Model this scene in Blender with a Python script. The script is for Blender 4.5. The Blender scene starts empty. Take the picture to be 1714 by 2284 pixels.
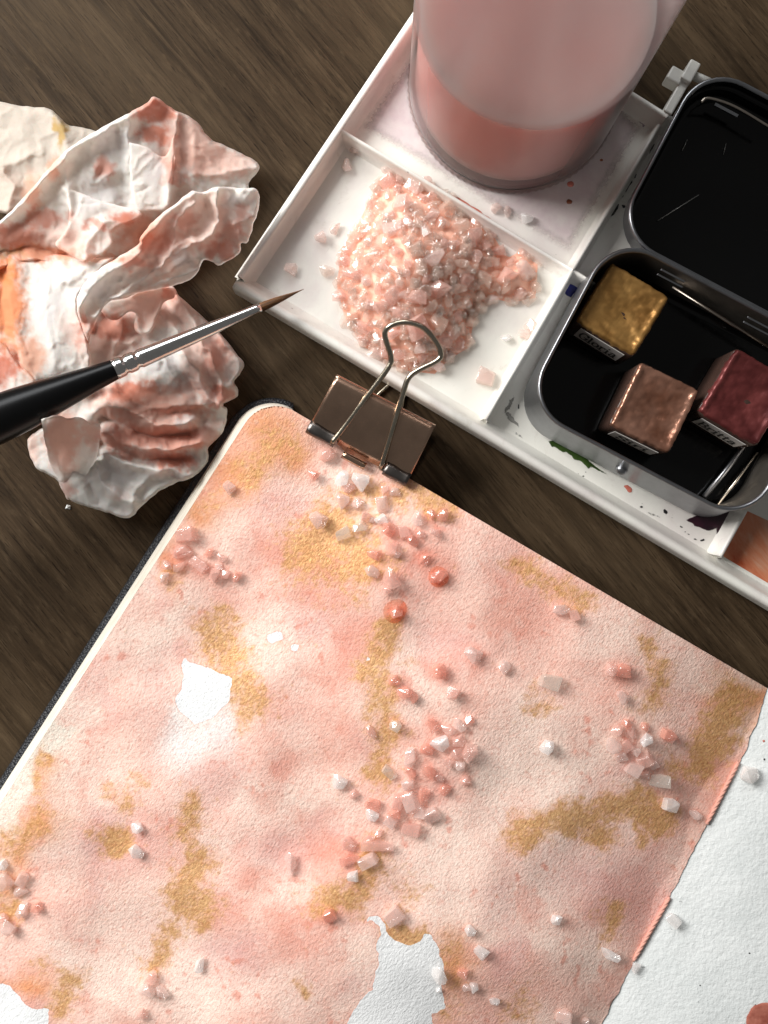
import bpy, bmesh, math, random
import numpy as np
from mathutils import Vector, Matrix, Euler

# ------------------------------------------------------------------ camera, light, exposure
CM = 0.01                      # all lengths below are written in centimetres
CAM_H = 24.0                   # camera height above the table
PPC = 90.0                     # photograph pixels per cm on the table
CX, CY = 857.0, 1142.0         # point straight below the lens
scene = bpy.context.scene
cam_d = bpy.data.cameras.new('camera'); cam = bpy.data.objects.new('camera', cam_d)
scene.collection.objects.link(cam); scene.camera = cam
cam.location = (0, 0, CAM_H * CM); cam.rotation_euler = (0, 0, 0)
cam_d.sensor_fit = 'VERTICAL'; cam_d.sensor_height = 24.0
cam_d.lens = 24.0 * CAM_H / (2284.0 / PPC)
cam_d.clip_start = 0.005; cam_d.clip_end = 20
cam_d.dof.use_dof = True; cam_d.dof.focus_distance = 0.231; cam_d.dof.aperture_fstop = 26.0

world = bpy.data.worlds.new('World'); scene.world = world; world.use_nodes = True
wb = world.node_tree.nodes['Background']
wb.inputs[0].default_value = (1.0, 0.98, 0.95, 1); wb.inputs[1].default_value = 0.115

def area(name, loc, target, sx, sy, energy, col):
    d = bpy.data.lights.new(name, 'AREA'); d.shape = 'RECTANGLE'; d.size = sx; d.size_y = sy
    d.energy = energy; d.color = col
    o = bpy.data.objects.new(name, d); scene.collection.objects.link(o)
    o.location = loc
    o.rotation_euler = (Vector(target) - Vector(loc)).to_track_quat('-Z', 'Y').to_euler()
    return o
area('window_light', (-0.57, 0.36, 0.46), (0, 0, 0), 0.38, 0.40, 10.9, (1.0, 0.985, 0.96))
area('added_highlight_light', (-0.16, 0.86, 0.62), (0, 0, 0), 0.5, 0.4, 4.2, (0.96, 0.98, 1.0))  # added area light, gives the highlights on ferrule, wire, handle and rims

scene.view_settings.view_transform = 'Standard'; scene.view_settings.look = 'None'
scene.view_settings.exposure = 0.0; scene.view_settings.gamma = 1.0
scene.view_settings.use_curve_mapping = False
scene.render.engine = 'CYCLES'
scene.cycles.use_denoising = True
scene.cycles.max_bounces = 14; scene.cycles.transparent_max_bounces = 12
scene.cycles.sample_clamp_indirect = 6.0; scene.cycles.volume_bounces = 12
scene.cycles.blur_glossy = 0.5

rng = np.random.default_rng(7); random.seed(7)

# ------------------------------------------------------------------ helpers
def lin(c):
    out = []
    for v in c:
        v = v / 255.0
        out.append(v / 12.92 if v <= 0.04045 else ((v + 0.055) / 1.055) ** 2.4)
    return tuple(out)
def lin4(c): return lin(c) + (1.0,)
def W(px, py, z=0.0):
    """photograph position of a point at height z (cm) -> place on the table (cm)"""
    k = (CAM_H - z) / CAM_H / PPC
    return ((px - CX) * k, -(py - CY) * k, z)
def Wn(px, py, z):
    k = (CAM_H - z) / CAM_H / PPC
    return np.stack([(px - CX) * k, -(py - CY) * k, z + 0 * px], -1)

def _hash(ix, iy, seed):
    h = (ix.astype(np.int64) * 374761393 + iy.astype(np.int64) * 668265263 + seed * 1442695041) & 0x7fffffff
    h = (h ^ (h >> 13)) * 1274126177 & 0x7fffffff
    return ((h ^ (h >> 16)) & 0xffff) / 65535.0
def pnoise(x, y, seed=0):
    x = np.asarray(x, float); y = np.asarray(y, float)
    ix = np.floor(x); iy = np.floor(y); fx = x - ix; fy = y - iy
    def g(a, b):
        t = _hash(ix + a, iy + b, seed) * 2 * np.pi
        return np.cos(t) * (fx - a) + np.sin(t) * (fy - b)
    u = fx * fx * fx * (fx * (fx * 6 - 15) + 10); v = fy * fy * fy * (fy * (fy * 6 - 15) + 10)
    a = g(0, 0); b = g(1, 0); c = g(0, 1); d = g(1, 1)
    return (a + (b - a) * u + (c - a) * v + (a - b - c + d) * u * v) * 1.5
def fbm(x, y, seed=0, oct=4, gain=0.5):
    s = 0; a = 1; n = 0
    for i in range(oct):
        s = s + a * pnoise(x * 2 ** i, y * 2 ** i, seed + 17 * i); n += a; a *= gain
    return s / n * 1.4
def sstep(a, b, x):
    t = np.clip((x - a) / (b - a), 0, 1); return t * t * (3 - 2 * t)
def inside(poly, x, y):
    r = np.zeros(x.shape, bool); n = len(poly)
    for i in range(n):
        x0, y0 = poly[i]; x1, y1 = poly[(i + 1) % n]
        c = ((y0 > y) != (y1 > y)) & (x < (x1 - x0) * (y - y0) / (y1 - y0 + 1e-12) + x0)
        r ^= c
    return r
def seg_near(pts, x, y, closed=True):
    """nearest point on a polyline: distance, point"""
    best = np.full(x.shape, 1e18); bx = np.zeros(x.shape); by = np.zeros(x.shape)
    n = len(pts); m = n if closed else n - 1
    for i in range(m):
        x0, y0 = pts[i]; x1, y1 = pts[(i + 1) % n]
        dx, dy = x1 - x0, y1 - y0; L = dx * dx + dy * dy + 1e-12
        t = np.clip(((x - x0) * dx + (y - y0) * dy) / L, 0, 1)
        qx = x0 + t * dx; qy = y0 + t * dy
        d = (x - qx) ** 2 + (y - qy) ** 2
        k = d < best
        best = np.where(k, d, best); bx = np.where(k, qx, bx); by = np.where(k, qy, by)
    return np.sqrt(best), bx, by
def line_d(pts, x, y):
    if len(pts) == 1: return np.hypot(x - pts[0][0], y - pts[0][1])
    return seg_near(pts, x, y, False)[0]
def sdist(poly, x, y):
    d = seg_near(poly, x, y)[0]
    return np.where(inside(poly, x, y), d, -d)
def jag(poly, amp, step, seed):
    """a hand-drawn outline: finer points with a small wobble"""
    out = []; r = random.Random(seed); n = len(poly)
    for i in range(n):
        x0, y0 = poly[i]; x1, y1 = poly[(i + 1) % n]; L = math.hypot(x1 - x0, y1 - y0); m = max(1, int(L / step))
        for k in range(m):
            t = k / m; out.append((x0 + (x1 - x0) * t + r.uniform(-amp, amp), y0 + (y1 - y0) * t + r.uniform(-amp, amp)))
    return out

def link(o, parent=None):
    scene.collection.objects.link(o)
    if parent is not None: o.parent = parent
    return o
def tag(o, label=None, cat=None, group=None, kind=None):
    if label: o['label'] = label
    if cat: o['category'] = cat
    if group: o['group'] = group
    if kind: o['kind'] = kind
    return o
def empty(name, loc, label, cat, group=None):
    o = bpy.data.objects.new(name, None); o.empty_display_size = 0.005
    scene.collection.objects.link(o); o.location = Vector(loc) * CM
    return tag(o, label, cat, group)
def root_loc(o):
    v = Vector((0, 0, 0))
    while o is not None: v += o.location; o = o.parent
    return v
def build(name, verts, faces, mat, parent=None, loc=None, smooth=True, attrs=None, mats=None, midx=None):
    """verts in cm, world space"""
    me = bpy.data.meshes.new(name)
    v = np.asarray(verts, float) * CM
    pl = np.array(root_loc(parent)) if parent is not None else np.zeros(3)
    o_loc = np.zeros(3)
    if parent is None:
        o_loc = (np.array(loc) * CM) if loc is not None else np.zeros(3)
    v = v - pl - o_loc
    if isinstance(faces, np.ndarray): faces = faces.tolist()
    me.from_pydata(v.tolist(), [], faces)
    me.materials.append(mat)
    for m in (mats or []): me.materials.append(m)
    if smooth: me.polygons.foreach_set('use_smooth', [True] * len(me.polygons))
    if midx is not None: me.polygons.foreach_set('material_index', midx)
    for k, a in (attrs or {}).items():
        if a.ndim == 2:
            at = me.attributes.new(k, 'FLOAT_COLOR', 'POINT')
            c = np.ones((len(a), 4)); c[:, :3] = a; at.data.foreach_set('color', c.ravel())
        else:
            at = me.attributes.new(k, 'FLOAT', 'POINT'); at.data.foreach_set('value', a)
    me.update()
    o = bpy.data.objects.new(name, me); link(o, parent)
    if parent is None: o.location = o_loc
    return o

class MB:
    def __init__(s): s.v = []; s.f = []
    def add(s, v, f):
        b = len(s.v); s.v += [tuple(p) for p in v]; s.f += [tuple(i + b for i in q) for q in f]
    def loops(s, loops, cap0=False, cap1=False, closed=True):
        """skin a list of equal-length loops"""
        n = len(loops[0]); b = len(s.v)
        for l in loops: s.v += [tuple(p) for p in l]
        for i in range(len(loops) - 1):
            for j in range(n if closed else n - 1):
                k = (j + 1) % n
                s.f.append((b + i * n + j, b + i * n + k, b + (i + 1) * n + k, b + (i + 1) * n + j))
        if cap0: s.f.append(tuple(b + j for j in reversed(range(n))))
        if cap1: s.f.append(tuple(b + (len(loops) - 1) * n + j for j in range(n)))
    def tube(s, pts, rad, n=12, caps=True):
        pts = [Vector(p) for p in pts]; rad = rad if hasattr(rad, '__len__') else [rad] * len(pts)
        t0 = (pts[1] - pts[0]).normalized()
        ref = Vector((0, 0, 1)) if abs(t0.z) < 0.9 else Vector((1, 0, 0))
        nrm = (ref - t0 * ref.dot(t0)).normalized(); ls = []
        for i, p in enumerate(pts):
            t = (pts[min(i + 1, len(pts) - 1)] - pts[max(i - 1, 0)]).normalized()
            nrm = (nrm - t * nrm.dot(t)).normalized(); bi = t.cross(nrm)
            ls.append([p + (nrm * math.cos(a) + bi * math.sin(a)) * rad[i] for a in [2 * math.pi * k / n for k in range(n)]])
        s.loops(ls, caps, caps)
    def box(s, c, size, ang=0.0):
        ca, sa = math.cos(ang), math.sin(ang); v = []
        for dz in (-.5, .5):
            for dx, dy in ((-.5, -.5), (.5, -.5), (.5, .5), (-.5, .5)):
                x, y = dx * size[0], dy * size[1]
                v.append((c[0] + x * ca - y * sa, c[1] + x * sa + y * ca, c[2] + dz * size[2]))
        s.add(v, [(3, 2, 1, 0), (4, 5, 6, 7), (0, 1, 5, 4), (1, 2, 6, 5), (2, 3, 7, 6), (3, 0, 4, 7)])
    def build(s, name, mat, parent=None, loc=None, smooth=True):
        return build(name, s.v, s.f, mat, parent, loc, smooth)
def bevel(o, w, seg=2, angle=35):
    m = o.modifiers.new('bevel', 'BEVEL'); m.width = w * CM; m.segments = seg; m.limit_method = 'ANGLE'; m.angle_limit = math.radians(angle)
    return o
def spline(pts, n=8):
    """Catmull-Rom"""
    P = [np.array(p, float) for p in pts]; P = [2 * P[0] - P[1]] + P + [2 * P[-1] - P[-2]]; out = []
    for i in range(1, len(P) - 2):
        for k in range(n):
            t = k / n
            out.append(0.5 * (2 * P[i] + (P[i + 1] - P[i - 1]) * t + (2 * P[i - 1] - 5 * P[i] + 4 * P[i + 1] - P[i + 2]) * t * t
                              + (3 * P[i] - P[i - 1] - 3 * P[i + 1] + P[i + 2]) * t ** 3))
    out.append(P[-2]); return [tuple(p) for p in out]
def sheet_px(poly, step=3.5):
    """grid that fills an outline given in photograph pixels; border points lie on the outline"""
    P = np.array(poly); x0, y0 = P.min(0) - step; x1, y1 = P.max(0) + step
    gx = np.arange(x0, x1 + step, step); gy = np.arange(y0, y1 + step, step)
    X, Y = np.meshgrid(gx, gy, indexing='ij'); ins = inside(poly, X, Y)
    cell = ins[:-1, :-1] | ins[1:, :-1] | ins[:-1, 1:] | ins[1:, 1:]
    d, bx, by = seg_near(poly, X, Y)
    X = np.where(ins, X, bx); Y = np.where(ins, Y, by); d = np.where(ins, d, 0)
    used = np.zeros(ins.shape, bool)
    for a in (0, 1):
        for b in (0, 1):
            used[a:a + cell.shape[0], b:b + cell.shape[1]] |= cell
    idx = -np.ones(ins.shape, int); idx[used] = np.arange(used.sum())
    I, J = np.nonzero(cell)
    F = np.stack([idx[I, J], idx[I, J + 1], idx[I + 1, J + 1], idx[I + 1, J]], -1)
    return X[used], Y[used], d[used], F

# ------------------------------------------------------------------ materials
class NT:
    def __init__(s, name):
        s.m = bpy.data.materials.new(name); s.m.use_nodes = True
        s.t = s.m.node_tree; s.n = s.t.nodes; s.b = s.n['Principled BSDF']; s.out = s.n['Material Output']
    def node(s, typ, **kw):
        n = s.n.new(typ)
        for k, v in kw.items():
            if hasattr(n, k): setattr(n, k, v)
        return n
    def l(s, a, b): s.t.links.new(a, b)
    def setp(s, **kw):
        for k, v in kw.items(): s.b.inputs[k.replace('_', ' ')].default_value = v
        return s
    def pos(s, scale=(1, 1, 1), rot=0.0, obj=False):
        """position in centimetres"""
        if obj: src = s.node('ShaderNodeTexCoord').outputs['Object']
        else: src = s.node('ShaderNodeNewGeometry').outputs['Position']
        mp = s.node('ShaderNodeMapping'); mp.vector_type = 'POINT'
        pre = s.node('ShaderNodeVectorMath', operation='SCALE'); pre.inputs['Scale'].default_value = 100.0
        rt = s.node('ShaderNodeVectorRotate', rotation_type='Z_AXIS'); rt.inputs['Angle'].default_value = rot
        s.l(src, pre.inputs[0]); s.l(pre.outputs[0], rt.inputs['Vector']); s.l(rt.outputs[0], mp.inputs['Vector'])
        mp.inputs['Scale'].default_value = scale
        return mp.outputs[0]
    def noise(s, vec, scale, detail=4, rough=0.5, dist=0.0):
        n = s.node('ShaderNodeTexNoise'); s.l(vec, n.inputs['Vector'])
        n.inputs['Scale'].default_value = scale; n.inputs['Detail'].default_value = detail
        n.inputs['Roughness'].default_value = rough; n.inputs['Distortion'].default_value = dist
        return n.outputs['Fac']
    def ramp(s, fac, stops):
        r = s.node('ShaderNodeValToRGB'); e = r.color_ramp.elements
        while len(e) < len(stops): e.new(0.5)
        for i, (p, c) in enumerate(stops):
            e[i].position = p; e[i].color = c if len(c) == 4 else tuple(c) + (1,)
        s.l(fac, r.inputs[0]); return r.outputs[0]
    def mix(s, fac, a, b, blend='MIX'):
        n = s.node('ShaderNodeMix', data_type='RGBA', blend_type=blend)
        if hasattr(fac, 'is_linked'): s.l(fac, n.inputs[0])
        else: n.inputs[0].default_value = fac
        for v, i in ((a, 6), (b, 7)):
            if hasattr(v, 'is_linked'): s.l(v, n.inputs[i])
            else: n.inputs[i].default_value = v if len(v) == 4 else tuple(v) + (1,)
        return n.outputs[2]
    def math(s, op, a, b=0.0, clamp=False):
        n = s.node('ShaderNodeMath', operation=op); n.use_clamp = clamp
        for v, i in ((a, 0), (b, 1)):
            if hasattr(v, 'is_linked'): s.l(v, n.inputs[i])
            else: n.inputs[i].default_value = v
        return n.outputs[0]
    def attr(s, name, col=False):
        n = s.node('ShaderNodeAttribute'); n.attribute_name = name
        return n.outputs['Color' if col else 'Fac']
    def smooth(s, x, a, b):
        n = s.node('ShaderNodeMapRange', interpolation_type='SMOOTHSTEP')
        s.l(x, n.inputs[0]); n.inputs[1].default_value = a; n.inputs[2].default_value = b
        return n.outputs[0]
    def bump(s, h, dist_cm, strength=1.0, prev=None):
        n = s.node('ShaderNodeBump'); n.inputs['Strength'].default_value = strength
        n.inputs['Distance'].default_value = dist_cm * CM; s.l(h, n.inputs['Height'])
        if prev is not None: s.l(prev, n.inputs['Normal'])
        return n.outputs[0]
    def put(s, sock, name): s.l(sock, s.b.inputs[name]); return s

def plain(name, col, rough=0.5, metal=0.0, noise_amt=0.0, nscale=3.0, bump=0.0, bscale=20.0, **kw):
    t = NT(name); t.setp(Roughness=rough, Metallic=metal, Base_Color=col + (1,))
    for k, v in kw.items(): t.b.inputs[k.replace('_', ' ')].default_value = v
    p = t.pos()
    if noise_amt:
        n = t.noise(p, nscale, 5, 0.6)
        a = tuple(c * (1 - noise_amt) for c in col); b = tuple(min(1, c * (1 + noise_amt)) for c in col)
        t.put(t.ramp(n, [(0.3, a), (0.7, b)]), 'Base Color')
        t.put(t.math('MULTIPLY_ADD', n, 0.25), 'Roughness') if False else None
    if bump: t.put(t.bump(t.noise(p, bscale, 4), bump), 'Normal')
    return t.m

# table: dark brown wood grain
t = NT('dark_wood'); ga = math.radians(50)
wav = t.pos((0.20, 2.6, 1), ga); fine = t.pos((0.5, 13, 1), ga); fib = t.pos((1.8, 7, 1), ga)
n1 = t.noise(wav, 1.0, 6, 0.62, 0.6); n2 = t.noise(fine, 1.0, 4, 0.6, 0.2); n3 = t.noise(fib, 1.0, 5, 0.65)
c = t.ramp(n1, [(0.25, lin((38, 29, 20))), (0.5, lin((64, 51, 37))), (0.75, lin((84, 69, 52)))])
c = t.mix(t.math('MULTIPLY', t.smooth(n2, 0.46, 0.70), 0.55), c, lin4((27, 20, 13)))
c = t.mix(t.math('MULTIPLY', t.smooth(n3, 0.5, 0.78), 0.45), c, lin4((96, 80, 61)))
streak = t.noise(t.pos((0.10, 3.6, 1), ga), 1.0, 4, 0.6, 0.4)
c = t.mix(t.math('MULTIPLY', t.smooth(streak, 0.58, 0.70), 0.55), c, lin4((24, 17, 11)))
pore = t.noise(t.pos((1.6, 24, 1), ga), 1.0, 3, 0.7)
c = t.mix(t.math('MULTIPLY', t.smooth(pore, 0.56, 0.68), 0.75), c, lin4((20, 14, 9)))
big_ = t.noise(t.pos((0.12, 0.3, 1), ga), 1.0, 3, 0.5); c = t.mix(t.math('MULTIPLY', t.smooth(big_, 0.42, 0.7), 0.35), c, lin4((92, 77, 59)))
t.put(c, 'Base Color'); t.setp(Specular_IOR_Level=0.06)
t.put(t.ramp(n3, [(0.3, (0.45,) * 3), (0.7, (0.65,) * 3)]), 'Roughness')
t.put(t.bump(n3, 0.008, 0.8, t.bump(t.math('ADD', n2, pore), 0.009, 0.8)), 'Normal'); MAT_WOOD = t.m

# painted watercolour page
t = NT('watercolour_page'); p = t.pos()
col = t.attr('paint', True); wh = t.attr('white'); gold = t.attr('gold')
nf = t.noise(p, 5.5, 5, 0.65); ng = t.noise(p, 13.0, 4, 0.6); nm = t.noise(p, 2.2, 5, 0.65)
gran = t.smooth(t.noise(p, 8.0, 5, 0.75), 0.46, 0.74)
c = t.mix(t.math('MULTIPLY', gran, 0.38), col, lin4((212, 128, 106)))
blm = t.smooth(t.noise(p, 3.0, 6, 0.72, 0.4), 0.5, 0.74)
c = t.mix(t.math('MULTIPLY', blm, 0.32), c, lin4((250, 226, 213)))
wn = t.math('ADD', wh, t.math('MULTIPLY', t.math('SUBTRACT', nf, 0.5), 0.55))
edge = t.math('SUBTRACT', t.smooth(wn, -0.20, -0.03), t.smooth(wn, -0.02, 0.05))
c = t.mix(t.math('MULTIPLY', edge, 0.38), c, lin4((216, 132, 108)))
gm = t.math('ADD', gold, t.math('MULTIPLY', t.math('SUBTRACT', nf, 0.5), 2.1))
gm = t.math('ADD', gm, t.math('MULTIPLY', t.math('SUBTRACT', nm, 0.5), 0.9))
gf = t.math('MULTIPLY', t.smooth(gm, 0.25, 0.95), 0.78)
c = t.mix(t.math('MULTIPLY', t.smooth(t.math('ADD', gold, t.math('MULTIPLY', t.math('SUBTRACT', nm, 0.5), 0.8)), 0.10, 0.8), 0.42), c, lin4((230, 162, 118)))
fs = t.noise(p, 16.0, 4, 0.7)
c = t.mix(t.math('MULTIPLY', t.smooth(fs, 0.5, 0.72), 0.24), c, lin4((206, 118, 92)))
c = t.mix(t.math('MULTIPLY', t.smooth(fs, 0.46, 0.28), 0.2), c, lin4((252, 232, 218)))
gcol = t.ramp(ng, [(0.3, lin((190, 128, 70))), (0.7, lin((236, 190, 124)))])
c = t.mix(gf, c, gcol)
wf = t.smooth(wn, -0.03, 0.06)
c = t.mix(wf, c, lin4((238, 239, 239)))
t.put(c, 'Base Color')
gmet = t.math('MULTIPLY', t.math('MULTIPLY', gf, 0.25), t.math('SUBTRACT', 1.0, wf))
t.put(gmet, 'Metallic'); t.setp(Roughness=0.55, Specular_IOR_Level=0.35)
t.put(t.math('SUBTRACT', 0.66, t.math('MULTIPLY', gf, 0.22)), 'Roughness')
fibre = t.noise(t.pos((1, 0.55, 1), math.radians(35)), 20.0, 4, 0.6, 0.4); tooth = t.noise(p, 10.0, 4, 0.55)
t.put(t.bump(fibre, 0.026, 0.8, t.bump(tooth, 0.019, 0.8)), 'Normal'); MAT_PAGE = t.m

t = NT('blank_paper'); p = t.pos()
sp = t.noise(p, 4.0, 2, 0.5)
t.put(t.ramp(t.noise(p, 1.2, 4), [(0.3, lin((216, 220, 219))), (0.7, lin((226, 229, 228)))]), 'Base Color'); t.setp(Roughness=0.75)
t.put(t.bump(t.noise(p, 13.0, 4, 0.55, 0.3), 0.022, 0.8, t.bump(t.noise(p, 6, 3), 0.03, 0.7)), 'Normal'); MAT_PAPER = t.m
t = NT('page_edges'); p = t.pos((1, 1, 30))
t.put(t.ramp(t.noise(p, 1.5, 3), [(0.35, lin((214, 204, 186))), (0.65, lin((238, 231, 218)))]), 'Base Color'); t.setp(Roughness=0.8)
t.put(t.bump(t.noise(p, 1.5, 3), 0.02, 0.6), 'Normal'); MAT_EDGES = t.m
t = NT('black_book_cloth'); p = t.pos((1, 1, 1), math.radians(57))
wv = t.node('ShaderNodeTexVoronoi'); wv.inputs['Scale'].default_value = 17.0; t.l(p, wv.inputs['Vector'])
t.put(t.ramp(wv.outputs['Distance'], [(0.1, lin((52, 54, 60))), (0.55, lin((20, 21, 25)))]), 'Base Color'); t.setp(Roughness=0.5)
t.put(t.bump(wv.outputs['Distance'], -0.03, 1.0), 'Normal'); MAT_CLOTH = t.m

# white palette plastic with old washes
t = NT('white_palette_plastic'); p = t.pos()
nl = t.noise(p, 0.45, 5, 0.6, 0.5); ns = t.noise(p, 1.6, 6, 0.7, 0.8)
c = t.mix(t.math('MULTIPLY', t.smooth(nl, 0.44, 0.70), 0.42), lin4((234, 232, 224)), lin4((204, 188, 190)))
c = t.mix(t.math('MULTIPLY', t.smooth(ns, 0.56, 0.74), 0.34), c, lin4((182, 174, 158)))
scr = t.noise(t.pos((14, 1.2, 1), 0.6), 1.0, 4, 0.7, 0.3)
c = t.mix(t.math('MULTIPLY', t.smooth(scr, 0.66, 0.76), 0.3), c, lin4((150, 142, 138)))
dots = t.node('ShaderNodeTexVoronoi'); dots.inputs['Scale'].default_value = 1.3; t.l(p, dots.inputs['Vector'])
c = t.mix(t.math('MULTIPLY', t.smooth(dots.outputs['Distance'], 0.05, 0.03), 0.5), c, lin4((120, 80, 70)))
t.put(c, 'Base Color'); t.setp(Roughness=0.36)
t.put(t.bump(t.noise(p, 2.5, 4), 0.006, 0.6), 'Normal'); MAT_TRAY = t.m
MAT_HINGE = plain('white_hinge_plastic', lin((228, 226, 218)), 0.4, noise_amt=0.06, bump=0.004, bscale=6)

def stain(name, c1, c2, rough=0.3, soft=1.0):
    t = NT(name); p = t.pos(); t.put(t.ramp(t.noise(p, 3.0, 5, 0.6), [(0.3, lin(c1)), (0.7, lin(c2))]), 'Base Color'); t.setp(Roughness=rough)
    t.put(t.bump(t.noise(p, 8, 4), 0.006), 'Normal')
    t.put(t.smooth(t.math('ADD', t.attr('inner'), t.math('MULTIPLY', t.math('SUBTRACT', t.noise(p, 7.0, 5, 0.65), 0.5), soft)), 0.0, 0.35), 'Alpha'); return t.m
MAT_GREEN = stain('dried_green_paint', (30, 52, 14), (66, 92, 36)); MAT_BLUE = stain('dried_blue_paint', (14, 20, 96), (40, 50, 160))
MAT_PURPLE = stain('dried_dark_purple_paint', (16, 8, 16), (56, 20, 36)); MAT_BLACKP = stain('dried_black_paint', (16, 16, 18), (50, 48, 50))
MAT_BROWND = stain('brown_paint_drop', (120, 60, 36), (160, 92, 60)); MAT_REDD = stain('red_brown_paint', (140, 66, 52), (190, 118, 100), 0.6)
MAT_CORALS = stain('coral_paint', (196, 100, 84), (222, 140, 122)); MAT_GREYP = stain('grey_paint', (120, 118, 112), (170, 168, 162))
t = NT('orange_wash'); p = t.pos((1, 0.5, 1), math.radians(-30))
n = t.noise(p, 0.9, 5, 0.6, 0.6)
t.put(t.ramp(n, [(0.33, lin((186, 84, 48))), (0.5, lin((206, 132, 98))), (0.68, lin((214, 188, 166)))]), 'Base Color'); t.setp(Roughness=0.25); MAT_WASH = t.m

# metals
def metal(name, c, rough, scr=0.0, bump=0.0, bs=8.0, ns=2.0):
    t = NT(name); p = t.pos(); t.setp(Metallic=1.0, Roughness=rough)
    n = t.noise(p, ns, 5, 0.65)
    t.put(t.ramp(n, [(0.3, tuple(v * 0.8 for v in lin(c))), (0.7, lin(c))]), 'Base Color')
    r = t.node('ShaderNodeMapRange'); t.l(t.noise(p, 5, 5, 0.7), r.inputs[0]); r.inputs[3].default_value = max(0.02, rough - scr); r.inputs[4].default_value = rough + scr
    t.put(r.outputs[0], 'Roughness')
    if bump: t.put(t.bump(t.noise(p, bs, 4), bump), 'Normal')
    return t.m
MAT_TIN = metal('grey_tin', (160, 162, 166), 0.34, 0.08, 0.002, 6)
MAT_CHROME = metal('chrome_ferrule', (236, 234, 232), 0.16, 0.05, 0.004, 3)
MAT_CLIP = metal('gunmetal_clip', (206, 172, 148), 0.24, 0.06, 0.002, 1.5)
MAT_LIP = metal('dark_clip_lip', (122, 116, 112), 0.34, 0.1, 0.004, 6)
MAT_WIRE = metal('brassy_steel_wire', (190, 180, 162), 0.24, 0.1, 0.004, 6)
t = NT('black_tin_lining'); p = t.pos(); t.setp(Specular_IOR_Level=0.3, Base_Color=lin4((8, 8, 8)))
t.put(t.ramp(t.noise(p, 6, 5, 0.7), [(0.35, (0.08,) * 3), (0.7, (0.22,) * 3)]), 'Roughness'); MAT_LINING = t.m
MAT_INWALL = metal('dark_inner_tin', (176, 168, 158), 0.42, 0.1, 0.003, 2)
MAT_SCRATCH = plain('bare_scratch', lin((150, 148, 144)), 0.4, 0.6)
MAT_BLACKL = plain('black_lacquer', lin((7, 7, 8)), 0.3, noise_amt=0.2, bump=0.0015, bscale=5, Specular_IOR_Level=0.3)
t = NT('sable_hair'); p = t.pos((2.0, 40, 1), math.radians(-22.5))
n = t.noise(p, 1.0, 4); t.put(t.ramp(n, [(0.3, lin((44, 26, 12))), (0.7, lin((126, 84, 46)))]), 'Base Color'); t.setp(Roughness=0.4)
t.put(t.bump(n, 0.02), 'Normal'); MAT_HAIR = t.m
# pearlescent paints
def pearl(name, c1, c2, metal_=0.6, rough=0.36, sheen=(255, 230, 200)):
    t = NT(name); p = t.pos((1, 1, 1), math.radians(-30)); n = t.noise(p, 5.0, 6, 0.7)
    br = t.noise(t.pos((7, 1.6, 1), math.radians(35)), 1.5, 5, 0.65, 0.5)
    t.put(t.ramp(t.noise(p, 1.6, 4), [(0.3, lin(c1)), (0.7, lin(c2))]), 'Base Color'); t.setp(Metallic=metal_, Roughness=rough)
    t.put(t.bump(n, 0.003, 0.6, t.bump(br, 0.013, 0.7)), 'Normal'); return t.m
MAT_GOLDP = pearl('gold_mica_paint', (138, 98, 48), (178, 136, 78), 0.6, 0.4)
MAT_COPPER = pearl('copper_pearl_paint', (126, 82, 62), (172, 128, 108), 0.65, 0.28)
MAT_MAROON = pearl('maroon_pearl_paint', (80, 30, 30), (118, 56, 54), 0.45, 0.40)
MAT_PAN = plain('smoky_pan_plastic', lin((62, 46, 40)), 0.25, noise_amt=0.15, nscale=2)
MAT_LABEL = plain('paper_label', lin((196, 192, 188)), 0.6, noise_amt=0.05, nscale=5)
MAT_INK = plain('black_ink', lin((18, 18, 20)), 0.5)

# salt: cloudy translucent crystal
def salt(name, c, dens=420.0, gloss=0.10, see=0.75):
    """cloudy crystal: a clear glossy skin around a body that scatters light"""
    t = NT(name); p = t.pos(); c1 = lin(c)
    bn = t.bump(t.noise(p, 8.0, 3), 0.03, 0.6)
    def mx(f, a_, b_):
        m = t.node('ShaderNodeMixShader'); t.l(a_.outputs[0], m.inputs[1]); t.l(b_.outputs[0], m.inputs[2]); m.inputs[0].default_value = f
        return m
    tp = t.node('ShaderNodeBsdfTransparent'); tp.inputs[0].default_value = (1, 1, 1, 1)
    df = t.node('ShaderNodeBsdfDiffuse'); df.inputs[0].default_value = c1 + (1,); t.l(bn, df.inputs['Normal'])
    gl = t.node('ShaderNodeBsdfGlossy'); gl.inputs['Roughness'].default_value = 0.08; t.l(bn, gl.inputs['Normal'])
    m = mx(see, df, tp); m = mx(gloss, m, gl); t.l(m.outputs[0], t.out.inputs[0])
    v = t.node('ShaderNodeVolumePrincipled'); v.inputs['Color'].default_value = c1 + (1,); v.inputs['Density'].default_value = dens; v.inputs['Anisotropy'].default_value = 0.2
    t.l(v.outputs[0], t.out.inputs['Volume']); return t.m
SALT = {'w': salt('clear_white_salt', (255, 252, 250), 300, 0.10, 0.68), 'p': salt('pale_pink_salt', (255, 234, 226), 260, 0.10, 0.74),
        'r': salt('rose_salt', (255, 216, 203), 240, 0.10, 0.74), 'c': salt('coral_wet_salt', (255, 190, 169), 210, 0.13, 0.72),
        'y': salt('honey_clear_salt', (255, 247, 236), 110, 0.14, 0.8), 'h': salt('heap_pink_salt', (255, 231, 216), 220, 0.10, 0.86)}
MAT_CORE = plain('heap_core_salt', lin((248, 190, 166)), 0.6, noise_amt=0.06, nscale=6)
t = NT('coral_water_bead'); t.setp(Base_Color=lin4((244, 160, 136)), Roughness=0.05, IOR=1.33, Subsurface_Weight=1.0, Subsurface_Scale=0.002, Subsurface_Radius=(1, .6, .5))
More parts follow.
